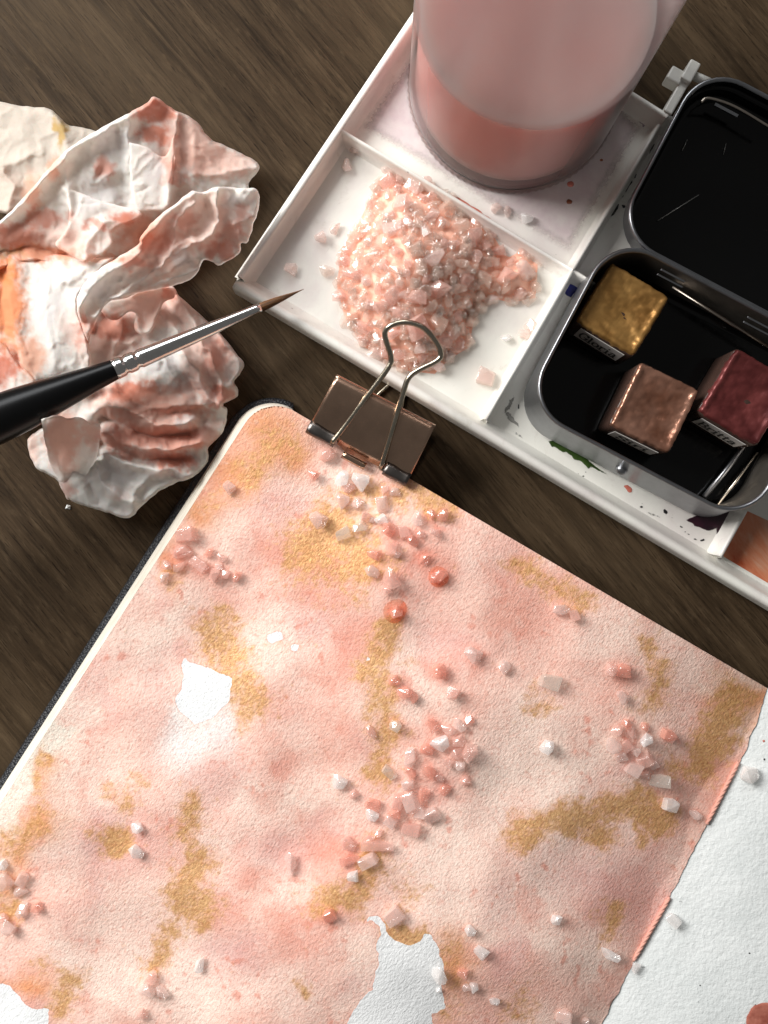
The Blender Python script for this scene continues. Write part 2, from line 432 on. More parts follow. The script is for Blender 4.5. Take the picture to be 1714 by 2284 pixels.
tp = t.node('ShaderNodeBsdfTransparent'); tp.inputs[0].default_value = (1.0, 0.87, 0.81, 1); ms = t.node('ShaderNodeMixShader'); ms.inputs[0].default_value = 0.87
t.l(t.b.outputs[0], ms.inputs[1]); t.l(tp.outputs[0], ms.inputs[2]); t.l(ms.outputs[0], t.out.inputs[0])
MAT_BEAD = t.m

# tissue
t = NT('stained_tissue'); p = t.pos()
c = t.attr('stain', True); f = t.noise(p, 9.0, 5, 0.65)
c = t.mix(t.math('MULTIPLY', t.smooth(f, 0.5, 0.75), 0.10), c, lin4((190, 150, 138)))
t.put(c, 'Base Color'); t.setp(Roughness=0.85, Specular_IOR_Level=0.15, Subsurface_Weight=0.2, Subsurface_Scale=0.0018, Subsurface_Radius=(1.0, 0.62, 0.5))
bn = t.bump(t.noise(p, 26, 4, 0.65), 0.016, 0.6, t.bump(t.noise(p, 5, 4, 0.5, 0.3), 0.015, 0.4)); t.put(bn, 'Normal')
tr = t.node('ShaderNodeBsdfTranslucent'); t.l(c, tr.inputs[0]); ms = t.node('ShaderNodeMixShader'); ms.inputs[0].default_value = 0.34
t.l(t.b.outputs[0], ms.inputs[1]); t.l(tr.outputs[0], ms.inputs[2]); t.l(ms.outputs[0], t.out.inputs[0]); MAT_TISSUE = t.m

# jar
def clear(name, haze, rough=0.06, tint=(0.97, 0.95, 0.94), hz=(0.44, 0.39, 0.385), wet=None):
    t = NT(name); p = t.pos()
    tp = t.node('ShaderNodeBsdfTransparent'); tp.inputs[0].default_value = tint + (1,)
    df = t.node('ShaderNodeBsdfTranslucent'); df.inputs[0].default_value = hz + (1,)
    d2 = t.node('ShaderNodeBsdfDiffuse'); d2.inputs[0].default_value = hz + (1,)
    dd = t.node('ShaderNodeMixShader'); dd.inputs[0].default_value = 0.5; t.l(df.outputs[0], dd.inputs[1]); t.l(d2.outputs[0], dd.inputs[2])
    m1 = t.node('ShaderNodeMixShader'); n = t.noise(t.pos((1, 1, .5)), 0.6, 4, 0.5, 0.2)
    r = t.node('ShaderNodeMapRange'); t.l(n, r.inputs[0]); r.inputs[1].default_value = 0.3; r.inputs[2].default_value = 0.75
    r.inputs[3].default_value = haze * 0.94; r.inputs[4].default_value = haze * 1.06
    hz_ = r.outputs[0]
    if wet:     # the wall is clear where the liquid wets it, dull above
        sx_ = t.node('ShaderNodeSeparateXYZ'); t.l(t.pos(), sx_.inputs[0]); hz_ = t.math('MULTIPLY', hz_, t.math('ADD', t.math('MULTIPLY', t.smooth(sx_.outputs[2], wet - .05, wet + .25), 0.85), 0.15))
    t.l(hz_, m1.inputs[0]); t.l(tp.outputs[0], m1.inputs[1]); t.l(dd.outputs[0], m1.inputs[2])
    gl = t.node('ShaderNodeBsdfGlossy'); gl.inputs['Roughness'].default_value = rough; gl.inputs[0].default_value = (1, 1, 1, 1)
    fr = t.node('ShaderNodeFresnel'); fr.inputs[0].default_value = 1.22
    m2 = t.node('ShaderNodeMixShader'); t.l(fr.outputs[0], m2.inputs[0]); t.l(m1.outputs[0], m2.inputs[1]); t.l(gl.outputs[0], m2.inputs[2])
    t.l(m2.outputs[0], t.out.inputs[0]); return t.m
MAT_JAR = clear('hazy_clear_plastic', 0.62, 0.32, wet=4.0); MAT_JARRIM = clear('thick_clear_plastic', 0.10, 0.04)
t = NT('milky_pink_water'); p = t.pos((1, 1, 0.4)); n = t.noise(p, 0.5, 4, 0.55, 1.2)
t.put(t.ramp(n, [(0.3, lin((232, 172, 166))), (0.7, lin((236, 182, 176)))]), 'Base Color')
t.setp(Roughness=0.15, IOR=1.33, Subsurface_Weight=1.0, Subsurface_Scale=0.02, Subsurface_Radius=(1, .8, .75)); MAT_WATER = t.m

# ------------------------------------------------------------------ table
build('table', [(-60, -60, 0), (60, -60, 0), (60, 60, 0), (-60, 60, 0), (-60, -60, -2.5), (60, -60, -2.5), (60, 60, -2.5), (-60, 60, -2.5)],
      [(0, 1, 2, 3), (7, 6, 5, 4), (0, 4, 5, 1), (1, 5, 6, 2), (2, 6, 7, 3), (3, 7, 4, 0)], MAT_WOOD, smooth=False)
tag(bpy.data.objects['table'], kind='structure')

# ------------------------------------------------------------------ sketchbook
PA = np.array((590.0, 878.0)); PB = np.array((1712.0, 1535.0))
PC = PB + 2000 * np.array((-0.443, 0.897)); PD = PA + 2000 * np.array((-0.541, 0.841))
RC = 78.0
def page_px(s, t):
    top = PA + np.multiply.outer(s, PB - PA); bot = PD + np.multiply.outer(s, PC - PD)
    return top + (bot - top) * t[..., None]
def page_z(px, py, s):
    z = 1.0 + 0.24 * sstep(.22, .6, s) - 0.98 * np.clip((s - 0.60) / 0.40, 0, 1) ** 1.9
    z = z + 0.16 * fbm(px / 330, py / 330, 5, 2) + 0.03 * fbm(px / 140, py / 140, 9, 2)
    z = z + 0.10 * np.exp(-(((px - 500) / 130) ** 2 + ((py - 1980) / 90) ** 2)) + 0.08 * np.exp(-(((px - 820) / 80) ** 2 + ((py - 1350) / 160) ** 2))
    z = z + 0.10 * np.exp(-(((px - 1150) / 160) ** 2 + ((py - 2180) / 90) ** 2))
    z = z - 0.06 * np.exp(-(((px - 640) / 90) ** 2 + ((py - 1960) / 90) ** 2))
    return np.maximum(z, 0.30 + 0.02 * (1 - s))
sv = np.linspace(0, 1, 320); tv = np.concatenate([np.linspace(0, 0.8, 400), np.linspace(0.81, 1, 14)])
S, T = np.meshgrid(sv, tv, indexing='ij'); Q = page_px(S.ravel(), T.ravel()).reshape(len(sv), len(tv), 2)
eu = (PB - PA) / np.linalg.norm(PB - PA); ev = (PD - PA) / np.linalg.norm(PD - PA)
cc = PA + (eu + ev) * RC
a = (Q - cc) @ eu; b = (Q - cc) @ ev
r = np.hypot(a, b); corner = (a < 0) & (b < 0) & (r > RC)
k = np.where(corner, RC / np.maximum(r, 1e-6), 1.0)
Q = np.where(corner[..., None], cc + (a * k)[..., None] * eu + (b * k)[..., None] * ev, Q)
PXg, PYg = Q[..., 0], Q[..., 1]
PXg = PXg + S ** 8 * np.interp(PYg, [1535, 1600, 1695, 1839, 1995, 2147, 2284, 2400], [0, 12, 21, 15, 12, 4, 0, 0])
wob = 5 * fbm(T * 60, T * 0, 31, 3); PXg = PXg + np.where(S > 0.999, wob, 0)     # slightly uneven gutter edge
PZg = page_z(PXg, PYg, S)
x, y = PXg.ravel(), PYg.ravel()

# paint fields -------------------------------------------------
wx = x + 26 * fbm(x / 70, y / 70, 41, 4); wy = y + 26 * fbm(x / 70, y / 70, 42, 4)
C = {k: np.array(lin(v)) for k, v in dict(pale=(251, 224, 209), pink=(242, 191, 175), coral=(222, 138, 116), rose=(222, 167, 160),
     orange=(226, 150, 92), cream=(240, 228, 212), dull=(196, 140, 122)).items()}
base = sstep(-0.55, 0.55, fbm(wx / 230, wy / 230, 3, 4))
colr = C['pale'] + (C['pink'] - C['pale']) * base[:, None]
def blob(cn, items, amt=0.75):
    global colr
    for (bx, by, rx, ry) in items:
        d = np.hypot((wx - bx) / rx, (wy - by) / ry)
        f = np.exp(-d * d * 1.1) * amt
        colr = colr + (C[cn] - colr) * f[:, None]
cor = sstep(0.12, 0.75, fbm(wx / 110, wy / 110, 11, 4)) * 0.45
colr = colr + (C['coral'] - colr) * cor[:, None]
ros = sstep(0.15, 0.8, fbm(wx / 150, wy / 150, 23, 4)) * 0.5
colr = colr + (C['rose'] - colr) * ros[:, None]
blob('pale', [(590, 1440, 80, 60), (1120, 1740, 180, 140), (1050, 1250, 60, 60), (320, 2020, 130, 90), (960, 1920, 130, 80), (640, 1480, 80, 50), (1330, 1420, 90, 60),
              (540, 1320, 120, 40), (1000, 2000, 130, 90), (420, 1720, 80, 90), (1200, 1600, 120, 80), (260, 1700, 70, 60)], 0.65)
blob('rose', [(370, 1560, 70, 80), (470, 1720, 90, 80), (640, 1900, 90, 60), (520, 2130, 100, 60), (1320, 1960, 140, 70), (1010, 1440, 90, 50), (590, 1120, 90, 50), (250, 1880, 110, 60), (1450, 2050, 80, 120)], 0.6)
blob('coral', [(600, 1240, 80, 50), (820, 1390, 60, 60), (760, 1660, 90, 110), (640, 1720, 50, 40), (690, 1330, 120, 30), (1150, 1330, 90, 60), (1130, 1390, 100, 40), (500, 1330, 60, 40),
               (720, 1900, 70, 60), (780, 1480, 60, 90), (730, 2030, 60, 50), (1660, 1700, 30, 60), (690, 1250, 60, 30), (560, 1960, 40, 30), (640, 2080, 70, 60), (960, 1240, 60, 40), (890, 1060, 60, 30)], 0.55)
blob('orange', [(590, 940, 85, 60), (520, 1060, 75, 70), (445, 1140, 55, 45), (1640, 1560, 60, 50), (640, 1010, 60, 40), (380, 1250, 25, 60), (1690, 1570, 30, 40), (90, 1840, 60, 40), (110, 1700, 26, 60), (40, 1900, 40, 30), (1010, 2150, 40, 70), (60, 2200, 60, 30), (20, 1970, 30, 50)], 0.8)
blob('dull', [(1600, 1720, 60, 90), (1540, 1850, 60, 90), (1420, 2080, 50, 140)], 0.35)
blob('cream', [(60, 1720, 120, 90), (130, 1640, 60, 40)], 0.3)
spk = sstep(0.42, 0.62, fbm(x / 26, y / 26, 77, 2)) * sstep(0.0, 0.5, fbm(x / 160, y / 160, 78, 2)) * 0.6
colr = colr + (C['coral'] - colr) * spk[:, None]
blob('coral', [(700, 1058, 24, 22), (868, 1180, 30, 28), (905, 1190, 40, 30), (988, 1152, 30, 24), (962, 1150, 22, 22), (835, 1237, 24, 22), (948, 1248, 28, 26), (980, 1288, 36, 30), (884, 1366, 40, 34), (1056, 1459, 32, 32), (981, 1497, 34, 32), (880, 1519, 26, 24), (902, 1546, 28, 26), (881, 1620, 26, 24), (966, 1617, 26, 26), (953, 1674, 28, 24), (958, 1724, 28, 26), (993, 1762, 26, 24), (786, 1952, 30, 26), (732, 2042, 34, 28), (1394, 1498, 28, 26), (1040, 1742, 22, 22), (480, 1270, 70, 26), (400, 1250, 50, 40), (83, 2022, 24, 22), (780, 1900, 40, 30), (1410, 1640, 40, 40)], 0.5)
# gold strokes
G = [([(690, 1230), (750, 1180), (800, 1250)], 62, 1.0), ([(770, 1110), (900, 1090), (1000, 1130)], 34, .75), ([(620, 985), (545, 1060)], 40, .7), ([(540, 1080), (440, 1130)], 24, .4),
     ([(1150, 1255), (1230, 1300), (1300, 1335)], 26, .72), ([(480, 1400), (520, 1480), (560, 1560)], 46, .85), ([(545, 1610)], 34, .6), ([(860, 1400), (830, 1490), (870, 1600), (850, 1720)], 32, .85),
     ([(840, 1900), (790, 2000), (720, 2010)], 34, .85), ([(900, 1990)], 40, .5), ([(1450, 1440), (1470, 1520), (1450, 1570)], 26, .8), ([(1640, 1560), (1600, 1640), (1570, 1700)], 38, .95),
     ([(1540, 1720), (1500, 1700)], 20, .7), ([(1160, 1870), (1220, 1830), (1340, 1815), (1420, 1790), (1470, 1830)], 32, .95), ([(1330, 1850), (1350, 1880)], 22, .8), ([(1420, 1840), (1425, 1870)], 14, .9),
     ([(1365, 2030), (1360, 2070)], 26, .8), ([(420, 1790), (430, 1890)], 30, .75), ([(440, 1930), (400, 2010), (440, 2030)], 40, .95), ([(380, 2090), (345, 2140)], 28, .8), ([(250, 1870), (275, 1885)], 22, 1.0), ([(210, 1850), (230, 1890)], 26, .5),
     ([(165, 2180), (135, 2250)], 26, .9), ([(95, 1820), (60, 1860), (15, 1880)], 28, .7), ([(105, 1690), (85, 1760)], 18, .7), ([(245, 1750), (280, 1790)], 24, .65), ([(310, 1735)], 22, .6), ([(875, 2075), (930, 2100)], 26, 1.1),
     ([(1000, 2110), (1020, 2200), (1000, 2270)], 30, .5), ([(670, 2205)], 20, .8), ([(20, 2025)], 30, .9), ([(1160, 2250)], 50, .5), ([(1190, 1540)], 18, .6), ([(1240, 1565), (1180, 1590)], 20, .6), ([(380, 1290)], 26, .6),
     ([(700, 1440), (560, 1420)], 14, .3), ([(910, 1480)], 20, .4), ([(960, 1115)], 24, .5), ([(870, 1730)], 26, .7), ([(100, 2160)], 20, .5)]
gold = np.zeros_like(x)
for pts, wd, amt in G:
    gold = np.maximum(gold, amt * np.exp(-(line_d(pts, wx, wy) / (wd * 1.25)) ** 2 * 0.9))
# bare white paper
def cv(pts, ox, oy, sc): return [(ox + a / sc, oy + b / sc) for a, b in pts]
WP = [cv([(975, 385), (1000, 420), (1110, 450), (1230, 505), (1215, 560), (1225, 590), (1200, 650), (1205, 740), (1150, 790), (1060, 840), (960, 900), (930, 880), (930, 760), (900, 680), (865, 650), (915, 660), (940, 600), (970, 540), (960, 430)], 0, 1300, 2.371),
      cv([(1420, 270), (1490, 255), (1500, 300), (1440, 320), (1415, 300)], 0, 1300, 2.371), cv([(1530, 330), (1580, 325), (1570, 365), (1540, 360)], 0, 1300, 2.371),
      cv([(595, 1130), (620, 1090), (690, 1090), (720, 1160), (725, 1190), (800, 1250), (870, 1275), (930, 1240), (960, 1195), (1005, 1195), (1010, 1240), (1040, 1260), (1050, 1330), (1075, 1370), (1085, 1430), (1060, 1500), (1070, 1570), (1090, 1660), (1010, 1690), (1010, 1900), (400, 1900), (560, 1610), (640, 1540), (650, 1460), (680, 1380), (660, 1260), (690, 1200), (680, 1150), (640, 1120)], 600, 1650, 2.767),
      cv([(-100, 1350), (70, 1380), (110, 1430), (170, 1510), (230, 1530), (300, 1520), (290, 1720), (-100, 1720)], 0, 1700, 2.767), cv([(1080, 960), (1090, 975), (1070, 980)], 300, 1000, 2.075)]
creamp = sdist(jag(cv([(-200, 1100), (120, 880), (260, 760), (400, 760), (400, 800), (340, 880), (260, 930), (200, 1010), (180, 1100), (130, 1200), (100, 1300), (0, 1350), (-200, 1400)], 0, 1300, 2.371), 3, 10, 77), wx, wy)
colr = colr + (np.array(lin((240, 231, 216))) - colr) * (0.85 * sstep(-9, 9, creamp))[:, None]
white = np.full_like(x, -60.0)
for i, pl in enumerate(WP): white = np.maximum(white, sdist(jag(pl, 2.5, 9, i), x, y))
soft = sstep(1500, 1580, y) * (1 - 0.6 * sstep(1660, 1800, y)) * (np.hypot(x - 440, y - 1640) < 240)        # lower end of the big bare patch washes out
sd0 = sdist(WP[0], wx * .5 + x * .5, wy * .5 + y * .5)
colr = colr + (np.array(lin((236, 236, 235))) - colr) * (soft * 0.97 * sstep(-70 * sstep(1560, 1680, y) - 4, 8, sd0))[:, None]
white = white - 40 * sstep(1560, 1620, y) * (np.hypot(x - 440, y - 1640) < 190) * (white > -30)
# pigment thins out around bare paper
colr = colr + (C['pale'] * 1.02 - colr) * (0.5 * np.exp(-np.abs(np.minimum(white, 0)) / 55) * (np.hypot(x - 440, y - 1660) < 170))[:, None]
white = np.clip(white / 16.0, -2, 2)

bk = empty('sketchbook', W(1100, 1800), 'open sketchbook with pink and gold watercolour page and blank white page', 'sketchbook')
ns_, nt_ = len(sv), len(tv)
idx = np.arange(ns_ * nt_).reshape(ns_, nt_)
F = np.stack([idx[:-1, :-1], idx[:-1, 1:], idx[1:, 1:], idx[1:, :-1]], -1).reshape(-1, 4)
build('painted_page', Wn(x, y, PZg.ravel()), F, MAT_PAGE, bk, attrs={'paint': np.clip(colr, 0, 1), 'white': white, 'gold': gold})['label'] = 'page covered in pink coral and gold watercolour washes'
def page_height(px, py):
    i = np.argmin((PXg - px) ** 2 + (PYg - py) ** 2); return PZg.ravel()[i]
# right page
gut = np.stack([PXg[-1, ::4], PYg[-1, ::4]], -1); gz = PZg[-1, ::4]
uo = np.concatenate([np.linspace(0, 260, 30), np.linspace(280, 1150, 14)])
RX = gut[:, None, 0] + uo[None] * 0.868; RY = gut[:, None, 1] + uo[None] * 0.497
RZ = gz[:, None] - 0.03 + (0.93 - gz[:, None]) * (1 - np.exp(-uo / 260.0))[None] + 0.03 * fbm(RX / 200, RY / 200, 8, 2)
RZ = np.maximum(RZ, 0.27)
ri = np.arange(RX.size).reshape(RX.shape)
build('blank_page', Wn(RX.ravel(), RY.ravel(), RZ.ravel()), np.stack([ri[:-1, :-1], ri[1:, :-1], ri[1:, 1:], ri[:-1, 1:]], -1).reshape(-1, 4), MAT_PAPER, bk)
def right_height(px, py):
    i = np.argmin((RX - px) ** 2 + (RY - py) ** 2); return RZ.ravel()[i]
# block of pages underneath: left edge fans outwards
path = []
for tt in np.linspace(0.95, RC / 2000, 60): path.append((page_px(np.array([0.0]), np.array([tt]))[0], -eu, 17))
for th in np.linspace(0, math.pi / 2, 14)[1:-1]:
    n_ = -eu * math.cos(th) - ev * math.sin(th); path.append((cc + RC * n_, n_, 17 - 15 * th / (math.pi / 2)))
for ss in np.linspace(RC / np.linalg.norm(PB - PA), 1, 40): path.append((page_px(np.array([ss]), np.array([0.0]))[0], -ev, 0))
top, mid, bot, cov = [], [], [], []
for q, n_, off in path:
    ss = np.array([np.clip((q - PA) @ eu / np.linalg.norm(PB - PA), 0, 1)]); z = float(page_z(np.array([q[0]]), np.array([q[1]]), ss)[0]) - 0.012
    top.append(W(q[0] + n_[0] * 0.3, q[1] + n_[1] * .3, z))
    if off > 0.5:
        qm = q + n_ * off * 0.75; mid.append(W(qm[0], qm[1], z * 0.6 + 0.1)); qb = q + n_ * off; bot.append(W(qb[0], qb[1], 0.2))
    else:
        w_ = W(q[0], q[1], z); mid.append((w_[0], w_[1], z * .6 + .1)); bot.append((w_[0], w_[1], 0.2))
    co = off + (11 if off > 16.5 else (9 if off > 0.5 else -6)); qc = q + n_ * co; cov.append(qc)
m = MB(); m.loops([top, mid, bot], closed=False); m.build('page_block', MAT_EDGES, bk)
# cover: board with a rounded, cloth-wrapped edge
m = MB(); inner = [W(q[0] - p_[1][0] * 14, q[1] - p_[1][1] * 14, 0.24) for q, p_ in zip(cov, path)]
out0 = [W(q[0], q[1], 0.20) for q in cov]; out1 = [W(q[0] + p_[1][0] * 3, q[1] + p_[1][1] * 3, 0.11) for q, p_ in zip(cov, path)]; out2 = [W(q[0], q[1], 0.01) for q in cov]
far = [W(PC[0], PC[1], .24), W(PD[0], PD[1], .24)]
m.loops([inner, out0, out1, out2], closed=False)
fl = [(p[0], p[1], 0.235) for p in inner] + [W(PC[0], PC[1], .235), W(PD[0], PD[1], .235)]
m.add(fl, [tuple(range(len(fl)))])
m.build('cover', MAT_CLOTH, bk)
# sewing thread in the gutter
for (p0, p1) in (((1648, 1700), (1577, 1838)), ((1494, 2002), (1414, 2142))):
    m = MB(); z0 = float(page_height(*p0)) + 0.03; z1 = float(page_height(*p1)) + 0.03
    A, B = np.array(W(p0[0], p0[1], z0)), np.array(W(p1[0], p1[1], z1)); d = (B - A) / np.linalg.norm(B - A); L = np.linalg.norm(B - A)
    e1 = np.array((-d[1], d[0], 0)); e2 = np.cross(d, e1)
    for ph in (0, 2.1, 4.2):
        pts = [A + d * L * u + (e1 * math.cos(ph + u * L * 14) + e2 * math.sin(ph + u * L * 14)) * 0.02 * min(1, 8 * u * (1 - u) + .3) for u in np.linspace(0, 1, 90)]
        m.tube(pts, 0.032, 8)
    m.build('binding_thread', plain('coral_thread', lin((212, 156, 140)), 0.9), bk)

# paint spot and flecks on the blank page
def puddle(name, poly, z, mat, parent, h=0.012, step=3.0, zf=None, soft=5.0):
    X, Y, d, F = sheet_px(poly, step)
    zz = (zf(X, Y) if zf else z) + 0.006 + h * sstep(0, 5, d)
    return build(name, Wn(X, Y, zz), F, mat, parent, attrs={'inner': np.clip(d / soft, 0, 1)})
def ring(cx, cy, rx, ry, seed, n=18, j=0.18, ang=0):
    r = random.Random(seed); ca, sa = math.cos(ang), math.sin(ang); o = []
    for i in range(n):
        a = 2 * math.pi * i / n; k = 1 + r.uniform(-j, j); u, v = rx * k * math.cos(a), ry * k * math.sin(a)
        o.append((cx + u * ca - v * sa, cy + u * sa + v * ca))
    return o
puddle('paint_spot', ring(1708, 2278, 44, 42, 3, 26, 0.05), float(right_height(1700, 2270)) + 0.02, MAT_REDD, bk, 0.02)['label'] = 'round red-brown paint spot on the blank page'
for i, (fx, fy, rx, ry, an) in enumerate([(1706, 1694, 4, 3, .5), (1519, 2011, 7, 1.6, .15), (1434, 2157, 6, 1.6, 0), (1499, 2072, 2.4, 2.4, 0), (1562, 2198, 2.2, 2.2, 0), (1672, 2126, 3, 2.6, 0),
        (1685, 2241, 2.5, 2.2, 0), (1558, 2235, 2, 2, 0), (1675, 2206, 2.2, 2, 0), (1704, 1653, 4, 4, 0)]):
    puddle('paint_fleck', ring(fx, fy, rx, ry, i, 10, .15, an), float(right_height(fx, fy)), MAT_CORALS if i == 9 else MAT_BLACKP, bk, 0.004, 1.5)

# ------------------------------------------------------------------ palette tray
ZF, ZT = 0.20, 0.80
TLp, BLp = np.array((989.0, -57.0)), np.array((529.0, 626.0)); du = np.array((0.859, 0.512)); BRp = BLp + du * 2100; TRp = TLp + np.array((0.845, 0.535)) * 2100
tr = empty('palette_tray', W(1300, 700), 'white plastic palette tray with divided wells, stained by old paint', 'palette')
m = MB()
lo = [W(p[0], p[1], z) for z in (0.13,) for p in (TLp, TRp, BRp, BLp)]; hi = [(a_, b_, ZF) for a_, b_, _ in lo]
m.loops([lo, hi], True, True); m.build('floor', MAT_TRAY, tr, smooth=False)
def wall(name, p0, p1, zt, w, prof=None, mat=MAT_TRAY, z0=ZF - 0.01, parent=tr):
    A, B = np.array(W(p0[0], p0[1], zt)), np.array(W(p1[0], p1[1], zt)); d = (B - A)[:2]; d /= np.linalg.norm(d); n_ = np.array((-d[1], d[0]))
    prof = prof or [(-w * 1.6, z0), (-w * .75, z0 + .10), (-w * .5, zt - .07), (-w * .32, zt - .01), (0, zt), (w * .32, zt - .01), (w * .5, zt - .07), (w * .75, z0 + .10), (w * 1.6, z0)]
    m = MB(); ls = []
    for u in np.linspace(0, 1, 12):
        P = A[:2] + (B - A)[:2] * u; ls.append([(P[0] + n_[0] * o, P[1] + n_[1] * o, z) for o, z in prof])
    m.loops(ls, closed=False); k = len(prof)
    m.f.append(tuple(range(k))); m.f.append(tuple(reversed(range(len(m.v) - k, len(m.v)))))
    return m.build(name, mat, parent)
wall('rim', BLp + np.array((6, -9)), TLp, 0.80, 0.16)
# lip along the lower edge: outer face, rounded top, slope into the wells
wall('rim', BLp - du * 2, BRp, 0.72, 0.2, [(0.28, 0.195), (0.16, 0.30), (0.05, 0.60), (-0.02, 0.70), (-0.10, 0.72), (-0.17, 0.68), (-0.20, 0.55), (-0.22, 0.13)])
wall('rim', TLp, np.array((1490, 258)), 0.79, 0.14)
wall('rim', np.array((1490, 258)), TRp, 0.785, 0.14)
wall('divider', (762, 290), (1278, 602), 0.78, 0.10); wall('divider', (1278, 602), (1084, 936), 0.77, 0.10)
wall('divider', (1278, 602), (1472, 277), 0.765, 0.10); wall('divider', (1664, 1140), (1608, 1242), 0.765, 0.12)
wall('divider', (1278, 602), (1420, 690), 0.76, 0.10)
# hinge arm with peg
m = MB(); P0, P1 = W(1489, 252, .8), W(1552, 140, .8)
cxm = [(P0[i] + P1[i]) / 2 for i in range(3)]; L = math.hypot(P1[0] - P0[0], P1[1] - P0[1]); an = math.atan2(P1[1] - P0[1], P1[0] - P0[0])
m.box((cxm[0], cxm[1], 0.52), (L, 0.22, 0.62), an)
q = W(1540, 160, .9); m.box((q[0], q[1], 0.66), (0.52, 0.27, 0.62), an)
bevel(m.build('hinge_arm', MAT_HINGE, tr, smooth=False), 0.035)
m = MB(); q = W(1508, 168, .85); m.box((q[0], q[1], 0.66), (0.34, 0.36, 0.46), an); bevel(m.build('hinge_peg', MAT_HINGE, tr, smooth=False), 0.04)
m = MB(); m.tube([W(1545, 168, .6), W(1585, 186, .6)], 0.11, 14); m.build('hinge_rod', MAT_HINGE, tr)
# old paint on the tray
def cr4(pts): return cv(pts, 1100, 600, 2.704)
puddle('green_paint', jag(cr4([(335, 1035), (350, 1082), (366, 1070), (420, 1110), (440, 1100), (490, 1150), (540, 1168), (580, 1212), (592, 1190), (640, 1222), (725, 1256), (700, 1245), (620, 1190), (520, 1100), (420, 1020)]), 1.2, 8, 1), ZF, MAT_GREEN, tr)
puddle('blue_paint', jag(cr4([(425, 140), (450, 90), (515, 80), (560, 100), (520, 130), (470, 170), (445, 165)]), 1.5, 6, 2), ZF, MAT_BLUE, tr)
puddle('purple_paint', jag(cr4([(1160, 1515), (1240, 1560), (1300, 1585), (1350, 1560), (1335, 1650), (1365, 1660), (1360, 1710), (1400, 1640), (1440, 1580), (1480, 1470), (1350, 1440)]), 1.8, 7, 3), ZF, MAT_PURPLE, tr)
puddle('coral_paint', jag(cr4([(785, 1305), (815, 1302), (845, 1330), (840, 1352), (810, 1345)]), 1, 5, 4), ZF, MAT_CORALS, tr)
puddle('orange_wash', [(1668, 1140), (1612, 1240), (1900, 1412), (1990, 1290)], ZF, MAT_WASH, tr, 0.004, 8)
spots = [(1040, 1465, 12, 18, -.6), (1265, 1635, 16, 9, -.3), (1220, 1630, 12, 7, .3), (1135, 1555, 12, 6, .6), (1180, 1600, 8, 5, .3), (1160, 1585, 6, 4, 0), (895, 1435, 9, 7, 0), (545, 1250, 10, 7, 0), (515, 1235, 5, 4, 0), (560, 1225, 5, 4, 0),
         (270, 400, 10, 22, .3), (155, 830, 6, 16, 0), (900, 1415, 4, 4, 0), (1310, 1600, 5, 4, 0), (1080, 1500, 5, 4, 0)]
for i, (sx, sy, rx, ry, an) in enumerate(spots):
    puddle('paint_splatter', ring(1100 + sx / 2.704, 600 + sy / 2.704, rx / 2.704, ry / 2.704, i, 12, .2, an), ZF, MAT_BLACKP, tr, 0.006, 1.2)
for i, (sx, sy, rx, ry, an) in enumerate([(150, 1000, 40, 8, .6), (975, 1485, 45, 9, .35), (110, 900, 70, 20, .9), (100, 820, 20, 60, .5)]):
    puddle('grey_smear', ring(1100 + sx / 2.704, 600 + sy / 2.704, rx / 2.704, ry / 2.704, i + 40, 16, .3, an), ZF, MAT_GREYP, tr, 0.003, 2.0, soft=14.0)
for i, (sx, sy, rr, mt) in enumerate([(655, 695, 12, MAT_BROWND), (467, 840, 24, MAT_CORALS), (461, 946, 21, MAT_BROWND), (720, 697, 4, MAT_BROWND), (568, 607, 6, MAT_BROWND), (380, 1265, 4, MAT_BLACKP), (775, 858, 9, MAT_BLACKP)]):
    puddle('paint_drop', ring(1100 + sx / 2.704, 100 + sy / 2.704, rr / 2.704, rr * .85 / 2.704, i + 60, 14, .08), ZF, mt, tr, 0.03, 1.2)
for i, (sx, sy, rx, ry, an) in enumerate([(1455, 330, 3, 16, .5), (1402, 415, 4, 20, .5), (1372, 470, 4, 14, .5), (1360, 478, 3, 10, .6), (1388, 440, 2, 9, .5), (1330, 532, 2, 7, .5), (1418, 392, 2, 8, .4), (1392, 460, 5, 4, 0)]):
    puddle('grime', ring(sx, sy, rx, ry, i + 90, 14, .35, an), ZF, MAT_BLACKP, tr, 0.004, 1.5)
for i, (sx, sy, rx, ry, an) in enumerate([(800, 250, 3, 22, .62), (860, 160, 2.5, 20, .62), (905, 82, 2, 14, .62), (836, 200, 2, 12, .62)]):
    puddle('grime', ring(sx, sy, rx, ry, i + 110, 14, .35, an), ZF, stain('mauve_grime%d' % i, (96, 66, 70), (150, 120, 124)), tr, 0.004, 1.5)
puddle('purple_smear', ring(1435, 272, 14, 9, 77, 16, .3, .6), ZF, stain('lilac_paint', (150, 128, 148), (186, 170, 182)), tr, .003, 2, soft=12.0)
puddle('pale_wash', [(800, 285), (990, 10), (1390, 235), (1440, 280), (1272, 570)], ZF, stain('dried_pink_wash', (216, 200, 202), (228, 219, 216), 0.35, 0.25), tr, 0.002, 6.0, soft=90.0)
puddle('coral_smear', jag(cv([(590, 880), (700, 930), (850, 1030), (830, 1040), (720, 990), (600, 900)], 700, 0, 2.075), 1.5, 8, 5), ZF, MAT_CORALS, tr, .01)

